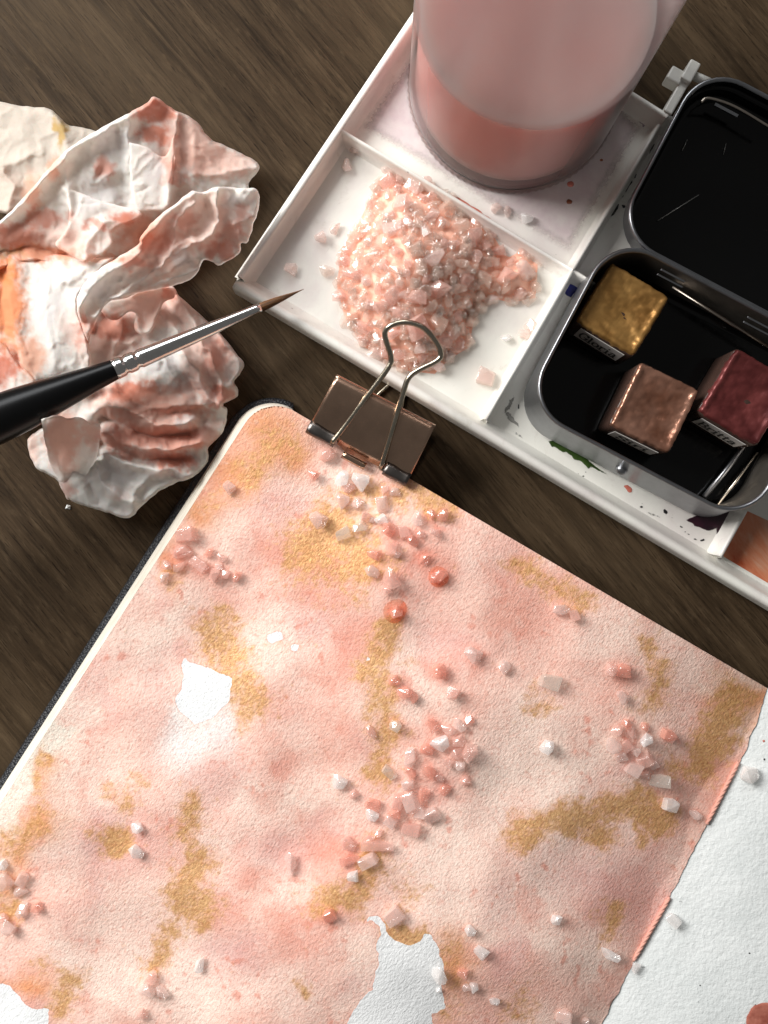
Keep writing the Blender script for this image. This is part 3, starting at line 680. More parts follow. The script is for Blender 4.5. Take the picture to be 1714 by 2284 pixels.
# ------------------------------------------------------------------ water jar
jc = W(1146, 196, ZF); JR = 2.57; ZW = 4.0
jar = empty('water_jar', jc, 'clear plastic jar half full of milky pink water on the tray', 'jar')
def circ(r, z, n=96, c=jc): return [(c[0] + r * math.cos(2 * math.pi * i / n), c[1] + r * math.sin(2 * math.pi * i / n), z) for i in range(n)]
m = MB(); m.loops([circ(JR - .16, ZF + .02), circ(JR - .03, ZF + .06), circ(JR, ZF + .2)] + [circ(JR, z) for z in np.linspace(ZF + .5, 11.6, 14)] + [circ(JR - .06, 11.66), circ(JR - .11, 11.6)])
m.build('jar_wall', MAT_JAR, jar)
m = MB(); NK = 180; ls = []
for r_, z in ((JR - .25, ZF + .012), (JR - .02, ZF + .012), (JR + .035, ZF + .045), (JR + .03, ZF + .1), (JR - .02, ZF + .14), (JR - .2, ZF + .15)):
    ls.append([(jc[0] + (r_ + (.018 if i % 2 else -.01)) * math.cos(2 * math.pi * i / NK), jc[1] + (r_ + (.018 if i % 2 else -.01)) * math.sin(2 * math.pi * i / NK), z) for i in range(NK)])
m.loops(ls, True, True); m.build('base_rim', MAT_JARRIM, jar, smooth=False)
m = MB(); m.loops([circ(0.02, ZF + .2), circ(JR - .5, ZF + .2), circ(JR - .22, ZF + .28), circ(JR - .14, ZF + .45)] + [circ(JR - .14, z) for z in np.linspace(ZF + .8, ZW - .1, 6)] +
                  [circ(JR - .135, ZW + .06), circ(JR - .2, ZW + .0), circ(JR - .4, ZW - .04), circ(1.2, ZW - .045), circ(.02, ZW - .045)], True, True)
m.build('pink_water', MAT_WATER, jar)

# ------------------------------------------------------------------ paint tin
def rrect(c, w, h, r, ang, z, n=10):
    ca, sa = math.cos(ang), math.sin(ang); o = []
    for (sx, sy, a0) in ((1, 1, 0), (-1, 1, 90), (-1, -1, 180), (1, -1, 270)):
        for i in range(n + 1):
            a_ = math.radians(a0 + 90 * i / n); x_ = sx * (w / 2 - r) + r * math.cos(a_); y_ = sy * (h / 2 - r) + r * math.sin(a_)
            o.append((c[0] + x_ * ca - y_ * sa, c[1] + x_ * sa + y_ * ca, z))
    return o
TA = -math.radians(27.8); ZR = 2.0
tu = np.array((0.885, 0.466)); tn = np.array((-0.466, 0.885))
orig = np.array((1337.0, 577.0)); 
# rim rectangle in photograph pixels at rim height: left line through orig, top line through (1470,568), depth 442, width 575
lt = np.array((1337.0, 577.0)) + tn * (((np.array((1470.0, 568.0)) - np.array((1337.0, 577.0))) @ tn))
TW, TD = 578.0, 442.0
kz = (CAM_H - ZR) / CAM_H / PPC
def tin_c(off): p = lt + tu * TW / 2 + tn * (TD / 2 + off); w_ = W(p[0], p[1], ZR); return w_
tin = empty('paint_tin', W(1450, 860, ZF), 'open grey metal paint tin with black lining, lid folded back', 'paint tin')
def half(c, w, h, zb, zt, name, parent, rb=1.05, grow=0.0, shift=(0, 0), lin_z=None, wallmat=None):
    m = MB(); cb = (c[0] + shift[0], c[1] + shift[1])
    m.loops([rrect(cb, w - .5 + grow, h - .5 + grow, rb * .7, TA, zb), rrect(cb, w - .16 + grow, h - .16 + grow, rb, TA, zb + .04), rrect(cb, w - .06 + grow, h - .06 + grow, rb, TA, zb + .2),
             rrect(c, w - .06, h - .06, rb, TA, zt - .25), rrect(c, w - .02, h - .02, rb, TA, zt - .12), rrect(c, w, h, rb, TA, zt - .05), rrect(c, w - .05, h - .05, rb, TA, zt),
             rrect(c, w - .14, h - .14, rb - .05, TA, zt - .01), rrect(c, w - .19, h - .19, rb - .07, TA, zt - .07)], True, False)
    o = m.build(name, MAT_TIN, parent)
    m = MB(); zi = lin_z or zb + .1; low = [rrect(c, w - .26, h - .26, rb - .1, TA, zi + .18), rrect(c, w - .4, h - .4, rb - .15, TA, zi + .03), rrect(c, w - .6, h - .6, rb - .2, TA, zi)]
    up = [rrect(c, w - .19, h - .19, rb - .07, TA, zt - .07), rrect(c, w - .22, h - .22, rb - .08, TA, zt - .3), rrect(c, w - .25, h - .25, rb - .09, TA, zi + .5)]
    m.loops(up + low[:1], False, False); m.build('inner_wall', wallmat or MAT_LINING, o)
    m = MB(); m.loops(low, False, True); m.build('lining', MAT_LINING, o); return o
w_cm, h_cm = TW * kz, TD * kz
cf = tin_c(0)
body = half(cf, w_cm, h_cm, ZF + .015, ZR, 'body', tin, 1.05, 0.14, (-.03, -.09), wallmat=MAT_INWALL)
cl = tin_c(-TD + 4)
lid = half(cl, w_cm, h_cm - .05, 1.02, ZR - .08, 'lid', tin, 1.05)
m = MB(); q = W(1100 + 785 / 2.704, 600 + 1205 / 2.704, 1.2)
def dome(c, r, h, n=18, ang=0, sx=1.0):
    ls = []
    for f in (1.0, .92, .7, .4, .08):
        ls.append([(c[0] + r * f * sx * math.cos(2 * math.pi * i / n) * math.cos(ang) - r * f * math.sin(2 * math.pi * i / n) * math.sin(ang), c[1] + r * f * sx * math.cos(2 * math.pi * i / n) * math.sin(ang) + r * f * math.sin(2 * math.pi * i / n) * math.cos(ang), c[2] + h * math.sqrt(max(0, 1 - f * f))) for i in range(n)])
    return ls
nn = np.array((-tn[0], tn[1])); 
m.loops(dome((q[0], q[1], 1.05), 0.15, 0.14), True, True); m.build('clasp_dimple', MAT_TIN, body)
# hinge slots on the inner wall by the hinge, raised ledges, and scratches in the lid
for hx, hy in ((1100 + 1080 / 2.704, 100 + 1395 / 2.704), (1100 + 1600 / 2.704, 600 + 330 / 2.704)):
    m = MB(); q = W(hx, hy, 1.75); 
    m.box((q[0], q[1], 1.80), (0.62, 0.05, 0.05), TA); m.box((q[0] - .03, q[1] - .09, 1.68), (0.66, 0.05, 0.05), TA)
    bevel(m.build('hinge_tab', MAT_TIN, body, smooth=False), .015)
m = MB(); a_ = W(1500, 640, 1.2); b_ = W(1720, 778, 1.2); m.tube([a_, b_], 0.045, 8); m.build('ledge', metal('pale_ledge', (170, 160, 150), .3), body)
m = MB(); m.tube([W(1572, 1108, .62), W(1668, 988, .62)], 0.07, 8); m.build('ledge', MAT_TIN, body)
m = MB(); m.tube([W(1600, 1128, .7), W(1690, 1010, .7)], 0.035, 8); m.build('ledge', metal('pale_ledge_b', (200, 192, 180), .25), body)
m = MB(); m.tube([tuple(p) for p in spline([W(1564, 228, 1.75), W(1582, 219, 1.75), W(1640, 238, 1.75), W(1720, 285, 1.75)])], 0.035, 8); m.build('ledge', metal('lid_step_reflection', (186, 176, 164), .3), lid)  # lid's inner step, its bright reflection put into the pale colour
m = MB(); q = W(1620, 246, 1.5); m.box((q[0], q[1], 1.5), (0.6, 0.07, 0.05), TA); m.build('hinge_tab', MAT_TIN, lid, smooth=False)
for p0, p1, w_ in (((1468, 492), (1559, 435), .010), ((1522, 336), (1534, 311), .010), ((1614, 345), (1620, 320), .005)):
    m = MB(); m.tube([W(p0[0], p0[1], 1.16), W(p1[0], p1[1], 1.16)], w_, 5); m.build('scratch', MAT_SCRATCH, lid)

# pans of pearlescent paint
GLY = {'G': (.85, [[(.75, .8), (.6, .95), (.4, 1), (.2, .9), (.08, .65), (.08, .35), (.2, .1), (.42, 0), (.65, .06), (.75, .18), (.75, .42)], [(.5, .42), (.9, .42)], [(.75, .98), (.75, .72)]]),
       'l': (.45, [[(.22, 0), (.22, 1)], [(.06, 1), (.22, 1)], [(.04, 0), (.4, 0)]]),
       'o': (.7, [[(.35, 0), (.14, .1), (.07, .32), (.14, .55), (.35, .65), (.56, .55), (.63, .32), (.56, .1), (.35, 0)]]),
       'r': (.6, [[(.18, 0), (.18, .62)], [(.04, .62), (.18, .62)], [(.03, 0), (.36, 0)], [(.18, .42), (.32, .6), (.46, .64), (.54, .55)]]),
       'i': (.42, [[(.2, 0), (.2, .62)], [(.05, .62), (.2, .62)], [(.03, 0), (.38, 0)], [(.2, .84), (.2, .96)]]),
       'a': (.68, [[(.1, .52), (.25, .64), (.42, .63), (.5, .5), (.5, .1), (.56, 0), (.66, .03)], [(.5, .38), (.25, .34), (.1, .2), (.16, .03), (.32, 0), (.5, .14)]]),
       'S': (.75, [[(.62, .8), (.5, .96), (.32, 1), (.14, .9), (.1, .73), (.24, .58), (.48, .48), (.62, .33), (.6, .12), (.42, 0), (.22, .02), (.1, .18)], [(.62, 1), (.62, .75)], [(.1, 0), (.1, .25)]]),
       'B': (.8, [[(.18, 0), (.18, 1)], [(.04, 1), (.45, 1), (.62, .9), (.64, .7), (.5, .55), (.18, .53)], [(.45, .53), (.66, .42), (.7, .2), (.58, .03), (.04, 0)]]),
       't': (.5, [[(.2, .86), (.2, .12), (.3, 0), (.44, .06)], [(.03, .62), (.42, .62)]])}
def text_mesh(word, O, U, V, N, hgt, fit, th=.07, stretch=1.0):
    m = MB(); xx = 0.0; O, U, V, N = [np.array(v, float) for v in (O, U, V, N)]
    tot = sum(GLY[c_][0] for c_ in word) * stretch
    for c_ in word:
        adv, strokes = GLY[c_]
        for st in strokes:
            for (x0, y0), (x1, y1) in zip(st[:-1], st[1:]):
                d = np.array(((x1 - x0) * stretch, y1 - y0)); L = np.linalg.norm(d) + 1e-9; d /= L; nx = np.array((-d[1], d[0])) * th * (1.15 if abs(d[1]) > .6 else .7)
                e = d * th * .5; a0 = np.array(((x0) * stretch + xx, y0)) - e; a1 = np.array((x1 * stretch + xx, y1)) + e
                q = [a0 - nx, a1 - nx, a1 + nx, a0 + nx]
                v = [O + U * (p_[0] - tot / 2) * fit / tot + V * p_[1] * hgt + N * 0.004 for p_ in q]
                m.add(v, [(0, 1, 2, 3)])
        xx += adv * stretch
    return m
def pan(label, px, py, w, h, ang, ztop, mat, word, seed, lab):
    zb = ZF + .14; c = W(px, py, ztop); a_ = -math.radians(ang); ca, sa = math.cos(a_), math.sin(a_)
    U = np.array((ca, sa, 0)); Vv = np.array((-sa, ca, 0)); c0 = np.array(c)
    o = empty('paint_pan', (c[0], c[1], zb), label, 'paint pan', 'paint pans in the tin')
    m = MB(); m.loops([rrect(c, w - .06, h - .06, .12, a_, zb, 4), rrect(c, w, h, .14, a_, zb + .06, 4), rrect(c, w, h, .14, a_, ztop - .14, 4), rrect(c, w - .05, h - .05, .13, a_, ztop - .12, 4)], True, True)
    m.build('pan_shell', MAT_PAN, o)
    n = 44; g = np.linspace(-1, 1, n); A, B = np.meshgrid(g, g, indexing='ij')
    # rounded-square outline with chipped edges
    e = 1 - 0.05 * (np.abs(A * B) ** 6); jitter = 0.03 * fbm(A * 5 + seed, B * 5, seed, 4)
    xx = A * w / 2 * (e + jitter) * 1.0; yy = B * h / 2 * (e + jitter)
    edge = np.maximum(np.abs(A), np.abs(B)); zz = ztop - .03 + 0.05 * (1 - edge ** 2) * (-.6) + .035 * np.exp(-((edge - .88) / .09) ** 2) - .16 * sstep(.97, 1.0, edge) + .03 * fbm(A * 2.5 + seed, B * 6, seed + 3, 4) - .05 * np.exp(-((A - .1) ** 2 + (B + .1) ** 2) / .25)
    P = c0[None, None] * [1, 1, 0] + xx[..., None] * U + yy[..., None] * Vv; P[..., 2] = zz
    ii = np.arange(n * n).reshape(n, n)
    build('paint_cake', P.reshape(-1, 3), np.stack([ii[:-1, :-1], ii[1:, :-1], ii[1:, 1:], ii[:-1, 1:]], -1).reshape(-1, 4), mat, o)
    # paper label on the front face
    lw, lh, top = lab
    F0 = c0 - Vv * (h / 2 + .03); F0[2] = ztop - top
    N = -Vv; Zv = np.array((0, 0, 1.0))
    v = [F0 - U * lw / 2 + N * s for s in (0,)] ; q = []
    for s in (0.0, 0.012):
        for (uu, zz_) in ((-lw / 2, 0), (lw / 2, 0), (lw / 2, -lh), (-lw / 2, -lh)): q.append(F0 + U * uu + Zv * zz_ + N * s)
    lb = build('paper_label', q, [(0, 1, 2, 3), (7, 6, 5, 4), (0, 4, 5, 1), (1, 5, 6, 2), (2, 6, 7, 3), (3, 7, 4, 0)], MAT_LABEL, o, smooth=False)
    tm = text_mesh(word, F0 + Zv * (-lh * .84) + N * .014, U, Zv, N, lh * .62, lw * (.86 if len(word) > 4 else .72))
    tm.build('lettering', MAT_INK, lb, smooth=False)
    return o
kp = (CAM_H - 1.72) / CAM_H / PPC
pan('paint pan of metallic gold paint in upper left of the tin', 1391, 689, 156 * kp, 158 * kp, 31.5, 1.72, MAT_GOLDP, 'Gloria', 3, (1.18, .85, .16))
pan('paint pan of shiny copper brown paint, middle one in the tin', 1462, 909, 150 * kp, 162 * kp, 26, 1.72, MAT_COPPER, 'Siri', 9, (1.12, .72, .17))
pan('paint pan of maroon paint at the right edge of the photo', 1668, 885, 156 * kp, 170 * kp, 31, 1.72, MAT_MAROON, 'Britta', 15, (1.18, .75, .22))

# ------------------------------------------------------------------ binder clip
clip = empty('binder_clip', W(820, 960, 1.0), 'gunmetal binder clip with wire handles gripping the top of the sketchbook', 'binder clip')
def c2(x_, y_): return (500 + x_ / 2.075, 500 + y_ / 2.075)
FLa, FRa = np.array(c2(385, 950)), np.array(c2(846, 1200)); BLa, BRa = np.array(c2(517, 705)), np.array(c2(975, 940))
zf, zbk = 1.12, 1.78
n = 14; top, und = [], []
def plate(u, v):   # u along the edge, v from page to spine
    p_ = (FLa + (FRa - FLa) * u) * (1 - v) + (BLa + (BRa - BLa) * u) * v; return np.array(W(p_[0], p_[1], zf + (zbk - zf) * v + .10 * math.sin(math.pi * v)))
cut = lambda u: 0.10 if (u < .30 or u > .76) else (-0.02 if .36 < u < .58 else 0.02)
m = MB(); ls = []
for v in np.linspace(0, 1, 8):
    ls.append([plate(u, v if v > 0 else cut(u)) for u in np.linspace(0, 1, 31)])
m.loops(ls, closed=False)
# spine and lower plate
sp = [[p_ + np.array((0.0, 0.0, 0.0)) for p_ in ls[-1]]]
dn = plate(.5, 1) - plate(.5, 0); dn[2] = 0; dn /= np.linalg.norm(dn)
for o_, z in ((.06, zbk - .05), (.085, zbk - .2), (.09, 1.0), (.07, .2), (0.0, .06)):
    sp.append([np.array((p_[0] + dn[0] * o_, p_[1] + dn[1] * o_, z)) for p_ in ls[-1]])
sp.append([np.array((p_[0] - dn[0] * 1.3, p_[1] - dn[1] * 1.3, .03)) for p_ in ls[-1]])
m.loops(sp, closed=False)
o = m.build('body', MAT_CLIP, clip); sm = o.modifiers.new('thick', 'SOLIDIFY'); sm.thickness = .035 * CM; sm.offset = -1
body_clip = o
# curled lips that hold the wire
for (u0, u1) in ((0.0, .275), (.765, 1.0)):
    A, B = plate(u0, .03), plate(u1, .03); A[2] = B[2] = zf + .03; ls2 = []
    ax = (B - A) / np.linalg.norm(B - A); back = np.array((dn[0], dn[1], 0))
    for u in np.linspace(0, 1, 9):
        P = A + (B - A) * u; s_ = 1.0 + .06 * math.sin(u * 7)
        ls2.append([P + back * (x_ * s_) + np.array((0, 0, z_ * s_)) for x_, z_ in ((.20, .12), (.10, .16), (-.02, .17), (-.11, .11), (-.13, .0), (-.09, -.06), (0, -.08), (.09, -.03), (.15, .04))])
    m = MB(); m.loops(ls2, True, True); m.build('lip', MAT_LIP, clip)
m = MB(); A, B = np.array(W(*c2(545, 1072), 1.12)), np.array(W(*c2(650, 1128), 1.12)); ls2 = []
for u in np.linspace(0, 1, 7):
    P = A + (B - A) * u; ls2.append([P + back * x_ + np.array((0, 0, z_)) for x_, z_ in ((.12, .05), (.06, .075), (-.01, .06), (-.05, .01), (-.03, -.04), (.06, -.05))])
m.loops(ls2, True, True); m.build('lip', MAT_CLIP, clip)
wp = [(500, 1012), (560, 935), (660, 800), (755, 672), (774, 620), (752, 545), (746, 500), (775, 468), (842, 454), (920, 478), (980, 545), (1003, 600), (985, 632), (900, 675), (855, 712), (830, 780), (778, 955), (726, 1130)]
zz = [1.27, 1.42, 1.75, 2.06, 2.15, 2.33, 2.43, 2.52, 2.56, 2.53, 2.42, 2.32, 2.28, 2.18, 2.12, 2.0, 1.65, 1.27]
m = MB(); pts = spline([W(*c2(a_, b_), z) for (a_, b_), z in zip(wp, zz)], 6); m.tube(pts, 0.064, 16)
# wire ends tucked into the lips
e0 = np.array(pts[0]); m.tube([e0, e0 - ax * .12 + np.array((0, 0, -.06)), e0 - ax * .45 + np.array((0, 0, -.08))], .05, 10)
e1 = np.array(pts[-1]); m.tube([e1, e1 + ax * .12 + np.array((0, 0, -.06)), e1 + ax * .45 + np.array((0, 0, -.08))], .05, 10)
m.build('wire_handle', MAT_WIRE, clip)
m = MB(); P0 = (ls[-1][9] + ls[-1][21]) / 2; sd = ax
lowp = []
for a_, b_ in ((-.42, -.9), (-.36, .1), (-.2, .7), (-.36, 1.1), (-.2, 1.35), (.2, 1.35), (.36, 1.1), (.2, .7), (.36, .1), (.42, -.9)):
    p_ = P0 + sd * a_ + dn * b_; lowp.append((p_[0], p_[1], .058))
m.tube(spline(lowp, 6), .05, 10); m.build('wire_handle', MAT_WIRE, clip)

# ------------------------------------------------------------------ brush
T0 = np.array(W(678, 645, 1.15)); T3 = np.array(W(0, 933, 2.85)); AX = (T3 - T0) / np.linalg.norm(T3 - T0)
def on_axis(px):      # point on the brush axis that shows at this photograph x
    lo_, hi_ = 0.0, 30.0
    for _ in range(50):
        md = (lo_ + hi_) / 2; P = T0 + AX * md; xx = CX + P[0] * PPC * CAM_H / (CAM_H - P[2])
        if xx > px: lo_ = md
        else: hi_ = md
    return lo_
def wid(px, wpx):     # radius in cm for a width seen in the photograph
    P = T0 + AX * on_axis(px); return wpx / 2 / PPC * (CAM_H - P[2]) / CAM_H
br = empty('paint_brush', T0 + AX * 4.5, 'watercolour brush with black handle and chrome ferrule lying on tissue', 'brush')
def turned(prof, name, mat, n=28, smooth=True):
    m = MB(); m.tube([tuple(T0 + AX * s_) for s_, _ in prof], [r_ for _, r_ in prof], n); return m.build(name, mat, br, smooth=smooth)
sF, sB = on_axis(581), on_axis(256)
hp = [(0.0, .006)] + [(sF * u, wid(620, wv_)) for u, wv_ in ((.12, 3), (.3, 8), (.5, 13), (.7, 17), (.88, 19.5), (1.0, 19.5), (1.1, 18))]
turned(hp, 'bristles', MAT_HAIR)
c1, c2_ = on_axis(307), on_axis(280)
fp = []
for u in np.linspace(0, 1, 40):
    s_ = sF + (sB - sF) * u; r_ = wid(581, 21) + (wid(256, 47) - wid(581, 21)) * u ** 0.92
    for cpos in (c1, c2_):
        r_ -= .035 * math.exp(-((s_ - cpos) / .05) ** 2)
    fp.append((s_, r_))
fs = sorted(set([f_[0] for f_ in fp] + list(np.linspace(c1 - .15, c2_ + .15, 30))))
fp2 = []
for s_ in fs:
    u = (s_ - sF) / (sB - sF); r_ = wid(581, 21) + (wid(256, 47) - wid(581, 21)) * u ** 0.92
    for cpos in (c1, c2_): r_ -= .035 * math.exp(-((s_ - cpos) / .045) ** 2)
    fp2.append((s_, r_))
turned([(sF, fp2[0][1] * .8)] + fp2 + [(sB + .01, fp2[-1][1] * .9)], 'ferrule', MAT_CHROME, 36)
hpf = [(sB - .02, wid(256, 43)), (sB + .02, wid(256, 46)), (on_axis(215), wid(215, 55)), (on_axis(150), wid(150, 73)), (on_axis(80), wid(80, 92)), (on_axis(20), wid(20, 104)), (on_axis(-60), wid(-60, 110)),
       (on_axis(-200), wid(-200, 104)), (on_axis(-500), .33), (on_axis(-900), .2), (on_axis(-1000), .05)]
hs = spline([(a_, b_, 0) for a_, b_ in hpf], 6); turned([(a_, b_) for a_, b_, _ in hs], 'handle', MAT_BLACKL, 40)

# ------------------------------------------------------------------ crumpled tissue
def k1(pts): return cv(pts, 0, 200, 2.765)
def k6(pts): return cv(pts, 0, 800, 2.371)
def crumple(x_, y_, seed, per=60.0, amp=0.12):
    h = 0; r_ = np.random.default_rng(seed)
    for i in range(7):
        a_ = r_.uniform(0, math.pi); pr = per * r_.uniform(.5, 1.6); ph = (x_ * math.cos(a_) + y_ * math.sin(a_)) / pr + 1.1 * fbm(x_ / (per * 2), y_ / (per * 2), seed * 7 + i, 2)
        w_ = np.abs(((ph + r_.uniform()) % 1.0) * 2 - 1)
        mod = sstep(-.1, .5, fbm(x_ / (per * 1.7), y_ / (per * 1.7), seed * 13 + i, 2))
        h = h + (w_ - .5) * mod * (pr / per)
    return h * amp
L_ = []     # (outline, control heights [(x,y,z)...], ridges [(polyline, height, width)], crumple amp, period, edge drop, edge width)
def pl(*a): L_.append(a)
# torn back flap, top left
pl(k1([(-160, 40), (0, 75), (130, 100), (290, 115), (350, 150), (420, 215), (600, 265), (700, 420), (420, 760), (60, 770), (-160, 640)]), k1([(0, 100), (300, 150), (550, 300), (100, 700), (300, 600)]), [.5, .55, .5, .8, .9],
   [(k1([(350, 150), (420, 370), (300, 600)]), .10, 14), (k1([(40, 750), (80, 600), (20, 500)]), .14, 10), (k1([(0, 470), (260, 400)]), .08, 10)], .05, 60, .25, 14)
# main upper sheet
pl(k1([(-160, 900), (0, 812), (200, 605), (330, 455), (440, 350), (580, 262), (800, 140), (900, 85), (960, 45), (1070, 122), (1200, 185), (1300, 305), (1420, 360), (1600, 465), (1540, 570), (1530, 640), (1400, 800), (1050, 1000), (800, 1080), (500, 1120), (200, 1060), (-160, 1150)]),
   k1([(0, 850), (340, 480), (580, 290), (960, 70), (1300, 330), (1580, 470), (1500, 620), (1000, 800), (600, 900), (500, 600), (700, 400), (900, 300), (200, 900), (0, 1050), (500, 1060), (850, 980)]), [1.5, 1.75, 1.8, 1.35, .9, .55, .6, 1.0, 1.15, 1.5, 1.55, 1.4, 1.3, 1.35, 1.1, 1.0],
   [(k1([(0, 830), (200, 630), (340, 480), (420, 380)]), .22, 10), (k1([(440, 370), (800, 160), (960, 60)]), .16, 14), (k1([(400, 500), (420, 620), (500, 780)]), .10, 9), (k1([(1090, 130), (1080, 420), (1040, 740)]), .16, 8), (k1([(790, 150), (800, 400), (850, 720)]), .14, 8),
    (k1([(1070, 520), (1300, 520), (1580, 480)]), .12, 12), (k1([(340, 960), (450, 820), (420, 640)]), .10, 10), (k1([(600, 480), (580, 560), (680, 520)]), .08, 10), (k1([(560, 1090), (850, 990), (900, 880), (1130, 680)]), -.3, 12), (k1([(1100, 200), (1120, 480), (1080, 700)]), -.12, 9), (k1([(0, 1000), (250, 980), (500, 1080)]), -.22, 12)], .055, 46, .45, 10)
# two folded-over flaps
pl(k1([(800, 330), (900, 350), (1020, 410), (1080, 270), (1060, 600), (1030, 735), (940, 748), (840, 735), (805, 560)]), k1([(820, 350), (1050, 300), (1030, 730), (850, 730)]), [1.62, 1.5, 1.32, 1.36], [(k1([(1075, 280), (1035, 720)]), .06, 6)], .02, 40, .05, 6)
pl(k1([(405, 600), (640, 690), (850, 745), (850, 800), (700, 860), (690, 960), (590, 1040), (515, 1066), (420, 1010), (340, 955), (400, 880), (430, 790)]), k1([(450, 650), (800, 760), (520, 1050), (380, 960)]), [1.6, 1.42, 1.58, 1.62], [(k1([(640, 830), (560, 930), (520, 1060)]), .09, 8), (k1([(420, 620), (400, 900)]), .08, 8)], .03, 40, .06, 7)
# left lobe
pl(k1([(-200, 1060), (0, 1010), (200, 1000), (350, 1010), (520, 1040), (700, 1035), (640, 1100), (520, 1230), (480, 1300), (490, 1400), (545, 1560), (565, 1700), (560, 1860), (300, 1900), (100, 1960), (-200, 1960)]),
   k1([(0, 1100), (300, 1060), (650, 1050), (300, 1250), (420, 1400), (520, 1600), (300, 1500), (250, 1700), (540, 1800), (60, 1350), (0, 1600), (0, 1850)]), [1.2, 1.15, 1.35, 1.62, 1.75, 1.7, 1.7, 1.7, 1.55, 1.5, 1.4, 1.3],
   [(k1([(90, 1100), (60, 1300), (110, 1600), (220, 1780)]), .18, 22), (k1([(480, 1290), (500, 1420), (560, 1650)]), .12, 10), (k1([(300, 1150), (280, 1400), (350, 1700)]), .07, 18), (k1([(400, 1190), (560, 1090), (690, 1045)]), .10, 9), (k1([(20, 1150), (20, 1400), (60, 1650)]), -.2, 12)], .035, 60, .35, 9)
# lower bulge
low = [(196, 764), (205, 700), (231, 672), (300, 650), (380, 637), (400, 660), (452, 706), (495, 746), (528, 790), (545, 811), (536, 832), (524, 851), (530, 868), (528, 887), (495, 902), (508, 912), (506, 930), (500, 960), (478, 985), (464, 1000), (466, 1020), (460, 1036), (430, 1066), (395, 1076), (363, 1091), (340, 1108), (312, 1135), (296, 1150), (278, 1156), (240, 1143), (198, 1131), (156, 1114), (127, 1070), (90, 1050), (76, 1036), (62, 995), (70, 970), (110, 945), (150, 900), (190, 850)]
pl(low, [(230, 700), (330, 660), (420, 700), (480, 760), (530, 815), (500, 880), (420, 850), (330, 800), (260, 780), (300, 900), (420, 930), (490, 930), (440, 1020), (350, 1000), (240, 950), (280, 1080), (300, 1130), (200, 1100), (100, 1010), (160, 1000), (230, 1040)],
   [1.1, .95, .85, .9, .6, .9, 1.35, 1.45, 1.3, 1.5, 1.25, .85, .9, 1.25, 1.35, 1.05, .85, 1.0, .95, 1.1, 1.1],
   [(k6([(560, 240), (700, 280), (850, 350), (1000, 330)]), .26, 9), (k6([(540, 380), (700, 470), (900, 480), (1060, 440)]), .28, 9), (k6([(540, 500), (700, 560), (880, 590), (1010, 620)]), .20, 9), (k6([(520, 560), (560, 680), (690, 760)]), .18, 8), (k6([(700, 760), (730, 680), (860, 580)]), .14, 8),
    (k1([(1060, 1240), (1180, 1400), (1250, 1560), (1330, 1700), (1380, 1900)]), .20, 8), (k1([(1120, 1620), (1220, 1740), (1290, 1900), (1370, 1940)]), .22, 8), (k1([(900, 1290), (1100, 1500)]), .14, 9), (k1([(620, 1450), (700, 1560), (820, 1560)]), .16, 8), (k1([(780, 1350), (740, 1500), (700, 1620)]), .12, 8),
    (k1([(1370, 1530), (1480, 1700), (1420, 1830)]), .14, 9), (k1([(640, 1800), (900, 1960), (1200, 1940), (1370, 1950)]), .16, 10), (k1([(950, 1640), (1150, 1760), (1250, 1900)]), .10, 9), (k1([(590, 1500), (640, 1380), (740, 1320), (1000, 1260)]), -.38, 13), (k6([(560, 310), (760, 400), (1000, 400)]), -.2, 8), (k6([(540, 440), (760, 525), (980, 520)]), -.2, 8), (k6([(530, 350), (520, 520)]), -.25, 10)], .06, 40, .4, 8)
# frilled edge under the roll
pl(k1([(600, 1310), (760, 1290), (900, 1240), (1050, 1220), (1080, 1280), (1010, 1310), (970, 1400), (930, 1490), (870, 1508), (830, 1470), (840, 1390), (800, 1370), (720, 1420), (640, 1390)]), k1([(620, 1350), (1050, 1250), (880, 1480), (820, 1350)]), [1.65, 1.3, 1.5, 1.62], [(k1([(640, 1380), (720, 1410), (830, 1370), (860, 1490), (920, 1480), (1000, 1300)]), .10, 5)], .03, 30, .12, 6)
# twisted roll
pl(k1([(545, 1570), (490, 1420), (478, 1280), (560, 1150), (700, 1050), (850, 958), (868, 905), (960, 800), (1100, 690), (1180, 625), (1250, 632), (1350, 598), (1480, 608), (1592, 620), (1590, 760), (1560, 840), (1530, 942), (1490, 950), (1480, 1005), (1360, 1082), (1310, 1062), (1258, 1050), (1220, 1130), (1130, 1190), (1000, 1225), (860, 1252), (740, 1285), (660, 1320), (610, 1400), (570, 1480)]),
   k1([(500, 1350), (560, 1500), (600, 1200), (850, 1050), (700, 1250), (950, 1000), (1100, 750), (1200, 900), (1350, 640), (1560, 650), (1500, 900), (1300, 1020), (1100, 1150), (900, 1220), (1000, 1080), (1400, 800)]),
   [2.1, 1.95, 2.25, 2.25, 2.0, 2.2, 2.0, 1.7, 1.85, 1.4, 1.3, 1.45, 1.65, 1.75, 1.85, 1.55],
   [(k1([(500, 1330), (600, 1180), (860, 1010), (900, 900), (1180, 650), (1350, 610)]), .22, 11), (k1([(620, 1290), (850, 1090), (1050, 980), (1090, 820), (1200, 700)]), .20, 9), (k1([(600, 1380), (860, 1180), (1100, 1010), (1330, 860), (1340, 620)]), .26, 8), (k1([(720, 1290), (950, 1210), (1220, 1110)]), .18, 7), (k1([(1000, 1080), (1130, 940), (1290, 970)]), .16, 8), (k1([(1340, 620), (1420, 780), (1480, 900)]), .10, 9), (k1([(1200, 940), (1400, 850), (1560, 780)]), .10, 9)], .07, 30, .45, 8)
